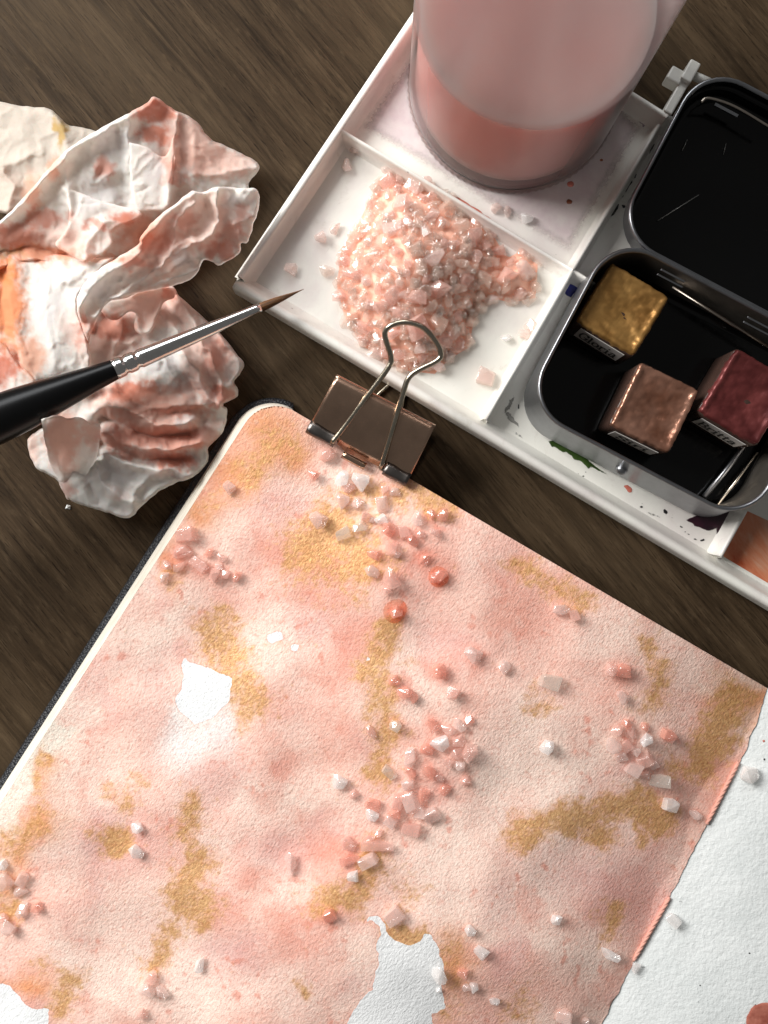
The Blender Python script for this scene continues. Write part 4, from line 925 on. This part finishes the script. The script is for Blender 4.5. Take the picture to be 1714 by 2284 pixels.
# left corner fold and lower left flap that laps the brush handle
pl(k1([(-200, 1480), (20, 1560), (100, 1680), (215, 1790), (120, 1900), (0, 1980), (-200, 1980)]), k1([(0, 1600), (200, 1790), (0, 1850), (-150, 1600)]), [1.75, 1.75, 1.6, 1.8], [(k1([(0, 1560), (100, 1690), (210, 1790)]), .10, 8)], .04, 40, .1, 7)
pl([(93, 935), (110, 930), (127, 926), (150, 932), (177, 930), (200, 942), (224, 948), (222, 985), (219, 1011), (211, 1036), (186, 1074), (156, 1114), (140, 1095), (127, 1066), (112, 1035), (105, 1005), (97, 965)], [(95, 938), (130, 930), (220, 950), (215, 1030), (156, 1110), (120, 1040), (170, 1000)], [3.0, 2.75, 1.75, 1.2, .7, 1.05, 1.75],
   [(k6([(230, 330), (300, 500), (370, 740)]), .10, 8), (k6([(420, 310), (460, 400), (520, 440)]), .08, 7)], .05, 36, .1, 6)

ST = []
def stn(conv, col_, items):
    for (a_, b_, rx, ry, s_) in items:
        (xx, yy), = conv([(a_, b_)]); sc = 2.765 if conv is k1 else 2.371; ST.append((xx, yy, rx / sc, ry / sc, lin(col_), s_))
PK, CO, OR = (244, 196, 178), (226, 136, 108), (240, 146, 88)
stn(k1, PK, [(1150, 330, 260, 220, .85), (1350, 450, 260, 120, .8), (900, 900, 260, 160, .6), (300, 950, 300, 150, .7), (440, 1450, 90, 160, .45), (1250, 830, 320, 200, .55), (950, 1000, 260, 160, .6), (1000, 1340, 300, 160, .8), (700, 1560, 250, 200, .7), (1300, 1640, 200, 260, .7), (800, 1900, 320, 140, .8), (50, 620, 120, 160, .25), (1000, 2000, 300, 200, .8)])
stn(k1, OR, [(50, 1330, 130, 330, 1.0), (20, 1120, 120, 80, .8), (180, 1650, 120, 140, .7), (240, 1010, 260, 60, .7), (200, 640, 60, 160, .45), (330, 480, 60, 90, .5), (620, 1040, 160, 30, .5), (850, 860, 170, 90, .4)])
stn(k1, CO, [(960, 120, 170, 90, .9), (960, 280, 130, 70, .9), (640, 480, 70, 90, .75), (270, 790, 120, 70, .75), (90, 900, 180, 90, .8), (770, 790, 100, 45, .9), (590, 830, 90, 30, .7), (440, 790, 40, 30, .6), (1050, 500, 60, 90, .5), (950, 940, 110, 70, .6), (1150, 800, 80, 70, .5), (1350, 990, 120, 70, .75), (1430, 880, 90, 90, .55), (1490, 760, 60, 60, .45), (820, 1060, 110, 40, .55),
                (700, 1470, 140, 90, .75), (1040, 1260, 70, 50, .6), (1330, 1640, 80, 120, .6), (1360, 1880, 90, 70, .8), (820, 1860, 180, 70, .75), (0, 1720, 120, 130, .95), (500, 1480, 40, 120, .5), (1100, 560, 60, 30, .3)])
stn(k6, CO, [(720, 190, 160, 60, .75), (900, 275, 220, 35, .9), (900, 420, 280, 70, .9), (640, 420, 130, 80, .8), (930, 540, 130, 50, .95), (760, 510, 180, 30, .7), (360, 690, 50, 60, .5), (620, 710, 70, 40, .35), (1000, 150, 120, 70, .4)])
stn(k6, PK, [(330, 420, 110, 200, .95), (480, 400, 60, 80, .7), (160, 480, 60, 100, .7), (850, 350, 330, 200, .6), (1120, 400, 60, 120, .5)])
stn(k1, (206, 170, 98), [(372, 260, 40, 110, .95), (60, 1010, 120, 26, .35)])
stn(k1, (246, 242, 240), [(600, 1250, 150, 60, .7), (700, 330, 130, 120, .8), (600, 650, 150, 110, .85), (1000, 1700, 130, 70, .8), (300, 1350, 130, 160, .6), (1480, 680, 100, 60, .6), (1120, 1050, 80, 60, .8), (940, 500, 70, 180, .7)])
stn(k6, (244, 238, 234), [(600, 640, 130, 110, .8), (900, 620, 140, 30, .8), (980, 330, 60, 40, .7), (600, 800, 140, 40, .6), (250, 560, 90, 80, .4)])
def flow(poly, seed):
    q = spline([(a_, b_, 0) for a_, b_ in poly + poly[:1]], 8)[:-1]; q = np.array(q)[:, :2]; r_ = np.random.default_rng(seed)
    w_ = 2.2 * fbm(q[:, 0] / 22, q[:, 1] / 22, seed + 300, 3); v_ = 2.2 * fbm(q[:, 0] / 22, q[:, 1] / 22, seed + 330, 3)
    return [(a_ + c_, b_ + d_) for (a_, b_), c_, d_ in zip(q, w_, v_)]
AV, AF, AC = [], [], []; nb = 0
for li, (poly, cpts, cz, ridges, amp, per, drop, dw) in enumerate(L_):
    X, Y, d, F = sheet_px(flow(poly, li), 3.0)
    cp = np.array(cpts) / 100.0; m_ = len(cp); U2 = lambda q: np.where(q > 1e-9, q * np.log(q + 1e-9), 0)
    A_ = np.zeros((m_ + 3, m_ + 3)); A_[:m_, :m_] = U2(((cp[:, None] - cp[None]) ** 2).sum(-1)) + np.eye(m_) * .25; A_[:m_, m_] = 1; A_[:m_, m_ + 1:] = cp; A_[m_, :m_] = 1; A_[m_ + 1:, :m_] = cp.T
    sol = np.linalg.solve(A_, np.concatenate([cz, [0, 0, 0]])); Z = sol[m_] + sol[m_ + 1] * X / 100 + sol[m_ + 2] * Y / 100
    for i_ in range(m_): Z = Z + sol[i_] * U2((X / 100 - cp[i_, 0]) ** 2 + (Y / 100 - cp[i_, 1]) ** 2)
    Z = np.clip(Z, min(cz) - .15, max(cz) + .2)
    jx = X + 7 * fbm(X / 40, Y / 40, li + 70, 3); jy = Y + 7 * fbm(X / 40, Y / 40, li + 90, 3)
    for pts, hh, ww in ridges:
        pts = [(a_, b_) for a_, b_, _ in spline([(a_, b_, 0) for a_, b_ in pts], 5)]; hh = hh * 1.25
        dd = line_d(pts, jx, jy); Z = Z + hh * (np.exp(-np.sqrt(dd * dd + 6) / ww) - .25 * np.exp(-((dd - ww * 3.0) / (ww * 1.4)) ** 2))
    Z = Z + crumple(X, Y, li + 3, per * 1.9, amp * .55) + .004 * fbm(X / 14, Y / 14, li, 2)
    rc = np.random.default_rng(li + 500)                       # short sharp creases
    for _ in range(int(len(X) / 110)):
        k0 = rc.integers(len(X)); an_ = rc.normal(0.6 if li in (1, 7) else 2.2, .7); ln_ = rc.uniform(10, 46); bx_ = X[k0]; by_ = Y[k0]
        md_ = (bx_ + math.cos(an_) * ln_ * .5 + rc.normal(0, 4), by_ + math.sin(an_) * ln_ * .5 + rc.normal(0, 4))
        near = np.hypot(X - bx_, Y - by_) < ln_ + 16
        if not near.any(): continue
        dd = line_d([(bx_, by_), md_, (bx_ + math.cos(an_) * ln_, by_ + math.sin(an_) * ln_)], jx[near] * .4 + X[near] * .6, jy[near] * .4 + Y[near] * .6)
        Z[near] += rc.choice((-1, 1, 1)) * rc.uniform(.008, .032) * np.exp(-dd / rc.uniform(2.5, 5))
    Z = Z - drop * .7 * np.clip(1 - d / (dw * .6), 0, 1) ** 2
    Z = np.maximum(Z, .05 + .03 * li * .2)
    base = np.array(lin((252, 247, 240))) if li else np.array(lin((232, 220, 206)))
    cl_ = np.tile(base, (len(X), 1)); sx = X + 16 * fbm(X / 28, Y / 28, 201, 4); sy = Y + 16 * fbm(X / 28, Y / 28, 202, 4); nz = fbm(X / 14, Y / 14, 203, 4)
    for (bx, by, rx, ry, cc_, s_) in ST:
        s_ = s_ * .9; q = np.hypot((sx - bx) / rx, (sy - by) / ry) + .22 * nz; f = sstep(1.25, .45, q) * s_
        cl_ = cl_ + (np.array(cc_) - cl_) * f[:, None]
    AV.append(Wn(X, Y, Z)); AF.append(F + nb); AC.append(cl_); nb += len(X)
ts = build('crumpled_tissue', np.concatenate(AV), np.concatenate(AF), MAT_TISSUE, None, W(280, 700), attrs={'stain': np.clip(np.concatenate(AC), 0, 1)})
tag(ts, 'crumpled white paper tissue stained pink and orange under the brush', 'tissue')

# ------------------------------------------------------------------ salt crystals
def crystal_mesh(seed, kind):
    r_ = random.Random(seed); bm = bmesh.new()
    if kind == 'block':
        for sx in (-.5, .5):
            for sy in (-.5, .5):
                for sz in (-.5, .5): bm.verts.new((sx * r_.uniform(.55, 1), sy * r_.uniform(.45, 1), sz * r_.uniform(.5, 1)))
        for _ in range(5): bm.verts.new((r_.uniform(-.52, .52), r_.choice((-.5, .5)) * r_.uniform(.7, 1.1), r_.uniform(-.35, .45)))
    else:
        cnt = {'chunk': 13, 'long': 12, 'pebble': 20}[kind]
        for _ in range(cnt):
            v = Vector((r_.gauss(0, 1), r_.gauss(0, 1), r_.gauss(0, 1))).normalized() * r_.uniform(.36, .56)
            if kind == 'long': v.x = math.copysign(min(.5, abs(v.x) * 1.6), v.x)
            bm.verts.new(v)
    bmesh.ops.convex_hull(bm, input=bm.verts)
    bmesh.ops.delete(bm, geom=[v for v in bm.verts if not v.link_faces], context='VERTS')
    bmesh.ops.dissolve_limit(bm, angle_limit=math.radians(14), verts=bm.verts, edges=bm.edges)
    bmesh.ops.bevel(bm, geom=list(bm.edges) + list(bm.verts), offset=.04 if kind != 'pebble' else .06, segments=2, affect='EDGES', profile=.6, clamp_overlap=True)
    bmesh.ops.triangulate(bm, faces=bm.faces)
    me = bpy.data.meshes.new('salt_crystal'); bm.to_mesh(me); bm.free()
    co = np.array([v.co[:] for v in me.vertices]); lo_, hi_ = co.min(0), co.max(0); co = (co - (lo_ + hi_) / 2) / (hi_ - lo_)
    me.vertices.foreach_set('co', co.ravel()); me.materials.append(SALT['p'])
    me.polygons.foreach_set('use_smooth', [True] * len(me.polygons)); 
    try: me.set_sharp_from_angle(angle=math.radians(34))
    except Exception: pass
    me.update(); return me
PROTO = [crystal_mesh(100 + i, kd) for i, kd in enumerate(['chunk'] * 7 + ['block'] * 5 + ['long'] * 4 + ['pebble'] * 4)]
KIDX = {'k': range(0, 7), 'b': range(7, 12), 'l': range(12, 16), 'o': range(16, 20)}
def crystal(px, py, Lp, Wp, ang, tone, kind, zbase, label, group, hfac=.9, tilt=.2, lift=0.0):
    z = zbase; k_ = (CAM_H - z - .15) / CAM_H / PPC; lx, wx_ = Lp * k_, Wp * k_; hz = hfac * min(lx, wx_) * random.uniform(.85, 1.1)
    o = bpy.data.objects.new('salt_crystal', PROTO[random.choice(list(KIDX[kind]))]); scene.collection.objects.link(o)
    zc = z + hz * .46 + lift; w_ = W(px, py, zc); o.location = Vector(w_) * CM
    o.rotation_euler = (random.uniform(-tilt, tilt), random.uniform(-tilt, tilt), math.radians(-ang)); o.scale = (lx * CM, wx_ * CM, hz * CM)
    o.material_slots[0].link = 'OBJECT'; o.material_slots[0].material = SALT[tone]
    tag(o, label, 'salt crystal', group); return o
ORD = ['first', 'second', 'third', 'fourth', 'fifth', 'sixth', 'seventh', 'eighth', 'ninth', 'tenth', 'eleventh', 'twelfth', 'thirteenth', 'fourteenth', 'fifteenth', 'sixteenth', 'seventeenth', 'eighteenth', 'nineteenth', 'twentieth']
TONE = {'w': 'white', 'p': 'pale pink', 'r': 'rose pink', 'c': 'coral', 'y': 'honey-tinted', 'h': 'pink'}
# x, y, length, width, angle, tone, shape[, bead radius px]
CL = {
 'just below the binder clip': [(730, 1015, 38, 33, 10, 'r', 'k'), (700, 1058, 26, 24, 40, 'c', 'o', 18), (764, 1069, 38, 34, -30, 'w', 'k'), (807, 1071, 48, 38, 60, 'w', 'k'), (780, 1090, 28, 24, 0, 'r', 'k'), (765, 1114, 42, 32, 70, 'p', 'k'), (797, 1121, 32, 26, -30, 'p', 'k'),
    (861, 1098, 30, 19, 80, 'r', 'l'), (882, 1097, 27, 21, 10, 'p', 'o'), (853, 1125, 36, 27, 80, 'p', 'b'), (817, 1153, 24, 22, 20, 'r', 'b'), (832, 1160, 17, 15, 0, 'p', 'k'), (852, 1157, 34, 25, 10, 'w', 'k')],
 'on the gold patch under the clip': [(802, 1173, 39, 27, -15, 'y', 'k'), (765, 1190, 40, 29, -20, 'y', 'b'), (712, 1158, 45, 40, 50, 'p', 'k')],
 'right of the gold patch': [(868, 1180, 36, 34, 60, 'c', 'o', 21), (903, 1186, 32, 25, 80, 'r', 'b'), (929, 1158, 36, 28, 70, 'p', 'k'), (962, 1147, 25, 20, 80, 'c', 'o', 15), (988, 1149, 29, 26, -20, 'c', 'k', 18), (973, 1187, 32, 21, 25, 'r', 'k'), (941, 1193, 21, 18, 40, 'r', 'k'), (921, 1208, 30, 25, 70, 'c', 'k'),
    (872, 1223, 38, 31, -60, 'r', 'k'), (886, 1237, 19, 16, -30, 'p', 'o'), (835, 1235, 33, 27, 20, 'c', 'o', 19), (948, 1247, 30, 22, -60, 'c', 'o', 20), (980, 1286, 44, 30, -15, 'c', 'k', 27), (831, 1276, 35, 29, 50, 'p', 'k'), (870, 1291, 50, 38, 60, 'r', 'k'), (864, 1316, 24, 21, 0, 'r', 'o')],
 'near the left edge of the page': [(413, 1192, 50, 34, -5, 'r', 'b'), (407, 1230, 46, 30, -10, 'r', 'o'), (443, 1258, 46, 25, 35, 'r', 'b'), (466, 1234, 27, 20, -20, 'c', 'k'), (493, 1245, 26, 18, 25, 'r', 'k'), (489, 1264, 16, 14, 0, 'p', 'b'), (477, 1281, 36, 24, -60, 'r', 'k'), (502, 1281, 26, 22, -40, 'r', 'o'), (527, 1287, 28, 20, -65, 'c', 'o', 15),
    (401, 1262, 36, 21, -40, 'r', 'l'), (371, 1260, 26, 22, 70, 'r', 'k'), (366, 1289, 30, 24, -70, 'p', 'o')],
 'strewn over the middle of the page': [(981, 1496, 40, 36, 30, 'c', 'o', 24), (1011, 1545, 38, 33, 45, 'r', 'k'), (880, 1518, 26, 25, 0, 'c', 'o', 18), (902, 1545, 34, 28, 20, 'c', 'k', 20), (925, 1554, 32, 20, 80, 'c', 'k'), (881, 1619, 30, 27, -30, 'y', 'o', 19), (828, 1634, 36, 20, 65, 'r', 'k')],
 'in the upper mid-page heap': [(966, 1616, 36, 26, 60, 'c', 'o', 18), (999, 1627, 36, 20, 30, 'r', 'k'), (1023, 1617, 36, 25, 50, 'p', 'k'), (1047, 1605, 27, 20, 10, 'c', 'k', 15), (982, 1661, 44, 37, -20, 'w', 'k'), (953, 1672, 32, 26, 20, 'c', 'o', 18), (1023, 1651, 32, 27, 0, 'r', 'k'), (1045, 1677, 46, 32, -50, 'r', 'k'),
    (1023, 1682, 34, 30, 20, 'r', 'k'), (999, 1699, 28, 24, 40, 'r', 'o'), (1028, 1708, 32, 24, 30, 'p', 'k'), (916, 1689, 46, 30, -70, 'p', 'k'), (917, 1725, 28, 18, 60, 'c', 'k'), (869, 1724, 38, 22, 45, 'y', 'b'), (958, 1723, 38, 27, 45, 'c', 'o', 18), (981, 1736, 24, 18, 50, 'r', 'k'), (1040, 1742, 24, 21, 0, 'r', 'o', 15), (993, 1761, 28, 24, -40, 'c', 'o', 18)],
 'in the lower mid-page heap': [(910, 1751, 30, 24, -10, 'p', 'b'), (918, 1791, 48, 33, 65, 'p', 'b'), (943, 1776, 36, 25, -70, 'c', 'o'), (886, 1787, 36, 23, -80, 'r', 'b'), (882, 1813, 30, 25, 20, 'c', 'k'), (939, 1811, 40, 28, -40, 'p', 'k'), (963, 1819, 40, 31, -30, 'p', 'k'), (917, 1849, 48, 30, 15, 'r', 'b'), (873, 1833, 30, 24, 30, 'p', 'b'), (833, 1795, 36, 24, 10, 'c', 'k'), (828, 1819, 33, 28, 30, 'w', 'k')],
 'at the bottom of the middle trail': [(777, 1884, 38, 31, 50, 'r', 'k'), (822, 1869, 30, 15, -20, 'r', 'l'), (846, 1860, 20, 17, -30, 'r', 'k'), (842, 1887, 74, 24, -2, 'r', 'l'), (780, 1917, 46, 22, -20, 'c', 'l'), (822, 1920, 46, 26, -30, 'p', 'b'), (786, 1954, 28, 26, 0, 'w', 'o', 20)],
 'in the tight right-hand page cluster': [(1376, 1630, 28, 25, 0, 'r', 'k'), (1400, 1617, 28, 19, 80, 'c', 'k'), (1440, 1621, 22, 19, 60, 'c', 'o'), (1441, 1649, 32, 24, -30, 'w', 'k'), (1409, 1634, 30, 18, 70, 'r', 'k'), (1368, 1662, 40, 36, 70, 'p', 'k'), (1398, 1664, 30, 26, 60, 'r', 'b'), (1387, 1688, 28, 22, -20, 'p', 'k'), (1419, 1675, 24, 20, 60, 'p', 'k'), (1439, 1695, 36, 29, -30, 'r', 'b'),
    (1460, 1707, 22, 18, -30, 'p', 'k'), (1415, 1714, 38, 34, 30, 'p', 'b'), (1439, 1727, 22, 18, 0, 'r', 'o'), (1471, 1740, 52, 30, 4, 'y', 'b')],
 'in the cluster at the left photo edge': [(5, 1928, 26, 24, 0, 'w', 'k'), (14, 1967, 44, 33, 70, 'p', 'k'), (49, 1962, 36, 25, -60, 'p', 'k'), (45, 1989, 36, 22, -20, 'p', 'o'), (51, 2029, 40, 26, -50, 'p', 'k'), (83, 2022, 26, 24, 0, 'c', 'k', 17), (22, 2069, 42, 30, 60, 'p', 'k'), (7, 2047, 24, 22, 0, 'r', 'o')],
 'in the little cluster at the lower left': [(336, 2184, 38, 26, -30, 'r', 'k'), (327, 2206, 44, 28, 10, 'p', 'k'), (361, 2213, 32, 20, 50, 'p', 'l')],
}
SOLO = [(884, 1364, 30, 27, -20, 'c', 'k', 'coral salt crystal set in a round red water bead below the clip', 31), (512, 1087, 34, 28, 70, 'p', 'k', 'lone pale pink salt crystal near the top left page corner', 0), (1058, 1459, 46, 34, 50, 'p', 'k', 'leaf-shaped pale salt crystal with a coral wet rim', 25),
 (755, 1745, 36, 34, 30, 'w', 'k', 'frosty white salt crystal left of the middle trail', 0), (790, 1772, 24, 20, -20, 'r', 'o', 'small dull rose salt crystal right of the frosty white one', 0), (649, 1925, 52, 25, 80, 'p', 'o', 'upright oval pale salt crystal left of the trail end', 0), (734, 2044, 32, 27, -30, 'c', 'k', 'coral salt crystal in a wet bead above the lower bare patch', 22),
 (876, 2044, 46, 36, -40, 'p', 'b', 'clear squarish salt crystal at the top of the lower bare patch', 0), (1050, 2078, 28, 23, 50, 'w', 'k', 'bright white salt crystal right of the lower bare patch, uppermost there', 0), (1073, 2122, 36, 27, 40, 'w', 'o', 'clear oval salt crystal below the bright white one', 0),
 (978, 2174, 42, 34, 70, 'w', 'k', 'clear salt crystal lying on the right rim of the bare patch', 0), (1032, 2170, 26, 23, 20, 'c', 'o', 'orange-tinted salt crystal right of the bare patch', 0), (1041, 2203, 22, 18, 0, 'p', 'o', 'tiny pale pink salt crystal left of a white pebble one', 0), (1058, 2203, 26, 20, 80, 'w', 'o', 'white pebble-like salt crystal near the bottom of the page', 0),
 (1101, 2234, 26, 20, 20, 'w', 'k', 'lowest small clear salt crystal right of the bare patch', 0), (979, 2208, 15, 12, 0, 'w', 'k', 'tiny clear salt chip under the crystal on the bare rim', 0), (305, 1846, 28, 24, 50, 'w', 'k', 'upper of two white salt crystals at the left of the page', 0), (305, 1902, 38, 26, 50, 'w', 'k', 'lower of two white salt crystals at the left of the page', 0),
 (446, 2152, 38, 22, -75, 'w', 'o', 'slim white salt crystal standing alone at the lower left', 0), (314, 2262, 28, 24, -20, 'r', 'o', 'rose salt crystal at the bottom edge under a small cluster', 0), (1254, 1361, 42, 27, 10, 'p', 'k', 'shell-like pale salt crystal near the top edge of the page', 0), (1282, 1372, 28, 22, 70, 'r', 'b', 'small rose salt block touching the shell-like crystal', 0),
 (1126, 1487, 34, 28, 80, 'p', 'o', 'oval pale pink salt crystal right of the leaf-shaped one', 0), (1228, 1520, 52, 36, 20, 'y', 'b', 'large clear honey-tinted salt block right of the oval one', 0), (1363, 1492, 30, 26, -50, 'r', 'k', 'left of two touching rose salt crystals at the upper right', 0), (1392, 1497, 32, 30, 0, 'c', 'k', 'right of two touching rose salt crystals at the upper right', 20),
 (1391, 1555, 36, 28, 60, 'p', 'k', 'pale salt crystal below the touching rose pair', 0), (1492, 1641, 34, 28, 30, 'c', 'b', 'coral salt block right of the tight right cluster', 0), (1220, 1667, 33, 31, 0, 'w', 'k', 'lone round white salt crystal left of the right cluster', 0), (1497, 1796, 36, 32, 20, 'w', 'b', 'pale cube-like salt crystal below the right cluster', 0),
 (1551, 1817, 30, 19, 35, 'p', 'k', 'small drop-shaped salt crystal beside the gutter thread', 0), (1242, 2051, 28, 24, -60, 'w', 'o', 'small white salt crystal alone at the lower right of the painting', 0), (1360, 2130, 50, 23, 30, 'w', 'k', 'long clear salt crystal near the lower gutter', 0), (1259, 2269, 38, 30, 10, 'p', 'k', 'pale salt crystal cut by the bottom edge right of centre', 0), (1307, 2279, 18, 15, 0, 'p', 'k', 'tiny salt chip at the bottom edge near the gutter', 0)]
def bead(o, px, py, zbase, rpx, seed):
    k_ = (CAM_H - zbase) / CAM_H / PPC; r_ = rpx * k_; q = W(px, py, zbase); n = 26; rr = random.Random(seed); wob = [1 + .05 * math.sin(2 * math.pi * i / n * 2 + seed) + .03 * math.sin(2 * math.pi * i / n * 3 + seed * 2) for i in range(n)]
    m = MB(); ls = []
    for f, h in ((1.0, -.03), (1.0, .03), (.93, .35), (.8, .62), (.6, .83), (.3, .97), (.05, 1.0)):
        ls.append([(q[0] + r_ * f * wob[i] * math.cos(2 * math.pi * i / n), q[1] + r_ * f * wob[i] * math.sin(2 * math.pi * i / n), zbase + h * r_ * .26) for i in range(n)])
    m.loops(ls, True, True)
    b_ = m.build('water_bead', MAT_BEAD); Mi = Matrix.LocRotScale(o.location, o.rotation_euler, o.scale).inverted()
    b_.data.transform(Mi); b_.parent = o
    return b_
sd_ = 0
for cname, items in CL.items():
    order = sorted(range(len(items)), key=lambda i: items[i][0])
    for i, it in enumerate(items):
        px, py, Lp, Wp, an, tone, kd = it[:7]; z = float(page_height(px, py)); rank = order.index(i)
        label = '%s salt crystal, %s from left %s' % (TONE[tone], ORD[rank], cname)
        o = crystal(px, py, Lp, Wp, an, tone, kd, z, label, 'salt crystals ' + cname); sd_ += 1
        if len(it) > 7 and it[7] >= 26: bead(o, px - 2, py - 1, z, it[7] - 3, sd_)
for (px, py, Lp, Wp, an, tone, kd, label, brd) in SOLO:
    z = float(page_height(px, py)); o = crystal(px, py, Lp, Wp, an, tone, kd, z, label, None); sd_ += 1
    if brd > 28: bead(o, px - 3, py - 2, z, brd - 4, sd_)
for (px, py, Lp, Wp, an, tone, kd, label) in [(1675, 1729, 44, 40, 20, 'w', 'k', 'large white salt crystal on the blank page beside the gutter'), (1504, 2053, 36, 26, 50, 'w', 'k', 'white salt crystal on the blank page by the lower thread'), (1417, 2159, 26, 19, -70, 'w', 'o', 'small white salt chip just below the lower thread end')]:
    crystal(px, py, Lp, Wp, an, tone, kd, float(right_height(px, py)), label, None)
for (px, py, Lp, Wp, an, tone, kd, label) in [(793, 331, 30, 22, -20, 'p', 'k', 'clear salt crystal in the upper left corner of the salt well'), (772, 369, 34, 22, 70, 'p', 'k', 'pink salt crystal just below the corner one in the salt well'), (864, 377, 28, 24, 20, 'p', 'k', 'pale salt crystal beside the divider above the heap'),
   (747, 509, 32, 20, -60, 'p', 'o', 'right of two lone salt crystals left of the heap'), (716, 527, 30, 26, 20, 'p', 'k', 'left of two lone salt crystals left of the heap'), (729, 606, 38, 26, 10, 'h', 'k', 'flat pink salt crystal at the left foot of the heap'), (649, 599, 36, 30, 40, 'p', 'k', 'pale salt flake above the brush tip in the tray'),
   (1108, 463, 26, 22, 0, 'p', 'k', 'left of three clear salt crystals near the jar'), (1133, 471, 29, 17, 80, 'p', 'o', 'middle of three clear salt crystals near the jar'), (1175, 488, 30, 22, 10, 'w', 'k', 'right of three clear salt crystals near the jar'), (1129, 754, 24, 18, 20, 'w', 'k', 'tiny glassy salt crystal right of the heap'),
   (1185, 725, 34, 28, -20, 'p', 'k', 'upper of two salt crystals against the divider by the tin'), (1172, 746, 34, 26, 30, 'p', 'k', 'lower of two salt crystals against the divider by the tin'), (1085, 840, 42, 36, 20, 'p', 'b', 'large lone salt crystal in the lower corner of the salt well')]:
    crystal(px, py, Lp, Wp, an, tone, kd, ZF, label, None)

# the heap in the tray
HP = cv([(450, 250), (380, 400), (300, 560), (190, 720), (160, 980), (210, 1180), (330, 1380), (480, 1500), (650, 1560), (830, 1580), (930, 1480), (1060, 1400), (1100, 1220), (1170, 1090), (1260, 1070), (1350, 1090), (1520, 1060), (1540, 800), (1440, 730), (1320, 790), (1240, 640), (1190, 530), (1000, 400), (860, 300), (700, 240), (560, 230)], 700, 320, 3.074)
def heap_h(px, py):
    d = np.maximum(sdist(HP, np.asarray(px, float), np.asarray(py, float)), 0)
    return ZF + 1.35 * (1 - np.exp(-d / 95.0)) + .18 * np.exp(-((px - 900) ** 2 + (py - 560) ** 2) / 6000.0)
X, Y, d, F = sheet_px(HP, 6.0)
hz = heap_h(X, Y) - .16 + .06 * fbm(X / 12, Y / 12, 5, 3); hz = np.maximum(hz, ZF + .002)
V = [Wn(X, Y, hz)]; FS = [f for f in F.tolist()]; nb = len(X)
pm = []
for me in PROTO:
    pm.append((np.array([v.co[:] for v in me.vertices]), [list(p_.vertices) for p_ in me.polygons]))
rr = np.random.default_rng(12); cand = []
x0, y0 = np.min(HP, 0); x1, y1 = np.max(HP, 0)
big = []
for _ in range(9000):
    px, py = rr.uniform(x0, x1), rr.uniform(y0, y1)
    if not inside(HP, np.array([px]), np.array([py]))[0]: continue
    sz = rr.uniform(27, 42) if rr.uniform() < .7 else rr.uniform(42, 60)
    if all((px - a_) ** 2 + (py - b_) ** 2 > (.36 * (sz + c_)) ** 2 for a_, b_, c_ in big): big.append((px, py, sz))
    if len(big) >= 158: break
for i in range(1000):
    px, py = rr.uniform(x0, x1), rr.uniform(y0, y1)
    if not inside(HP, np.array([px]), np.array([py]))[0]: continue
    co, fc = pm[rr.integers(len(pm))]; s_ = rr.uniform(16, 30) * .0104; z = float(heap_h(px, py)) - .10 + rr.uniform(-.06, .04)
    R_ = np.array(Euler(rr.uniform(0, 6.28, 3)).to_matrix()); sc = np.array((1, rr.uniform(.6, .9), rr.uniform(.55, .8))) * s_
    V.append((co * sc) @ R_.T + np.array(W(px, py, max(z, ZF + .08)))); FS += [[a_ + nb for a_ in f] for f in fc]; nb += len(co)
hp_o = build('salt_heap', np.concatenate(V), FS, SALT['h'], None, W(900, 590, ZF), smooth=True, mats=[MAT_CORE], midx=[1] * len(F) + [0] * (len(FS) - len(F)))
tag(hp_o, 'mass of small pink salt grains in the white tray well', 'salt', kind='stuff')
SHP = {'k': 'chunky', 'b': 'blocky', 'l': 'long', 'o': 'rounded'}
def sector(px, py):
    if px > 1075: return 'on the heap right spur'
    if py > 745: return 'at the heap foot'
    if py < 470: return 'at the heap top'
    if px < 845: return 'on the heap left flank'
    if px > 985: return 'on the heap right flank'
    return 'on the heap crest' if py < 620 else 'below the heap crest'
hl = {}
for i, (px, py, sz) in enumerate(big):
    z = float(heap_h(px, py)); ew = sz * rr.uniform(.55, .9)
    tone = str(rr.choice(['h', 'h', 'r', 'p', 'r', 'h'])); kd = str(rr.choice(['k', 'k', 'b', 'l', 'o']))
    o = crystal(px, py, sz, ew, rr.uniform(0, 360), tone, kd, max(z - .12, ZF), None, 'salt crystals of the heap in the tray', .8, .6)
    hl.setdefault('%s %s %s salt crystal' % ('large' if sz > 42 else 'small', SHP[kd], TONE[tone]) + '|' + sector(px, py), []).append((px, o))
for key, lst in hl.items():
    a_, b_ = key.split('|'); lst.sort(key=lambda q: q[0])
    for i, (_, o) in enumerate(lst): o['label'] = a_ + (', %s such from left ' % ORD[i] if len(lst) > 1 else ' ') + b_
# a torn crumb of tissue left on the table
m = MB(); q = W(152, 1132, .04); m.add([(q[0] - .08, q[1] - .03, .012), (q[0] + .05, q[1] - .045, .02), (q[0] + .06, q[1] + .05, .03), (q[0] - .02, q[1] + .075, .06), (q[0], q[1], .075)], [(0, 1, 4), (1, 2, 4), (2, 3, 4), (3, 0, 4), (3, 2, 1, 0)])
tag(m.build('tissue_crumb', MAT_PAPER, None, q, False), 'tiny white paper crumb on the table below the tissue', 'crumb')
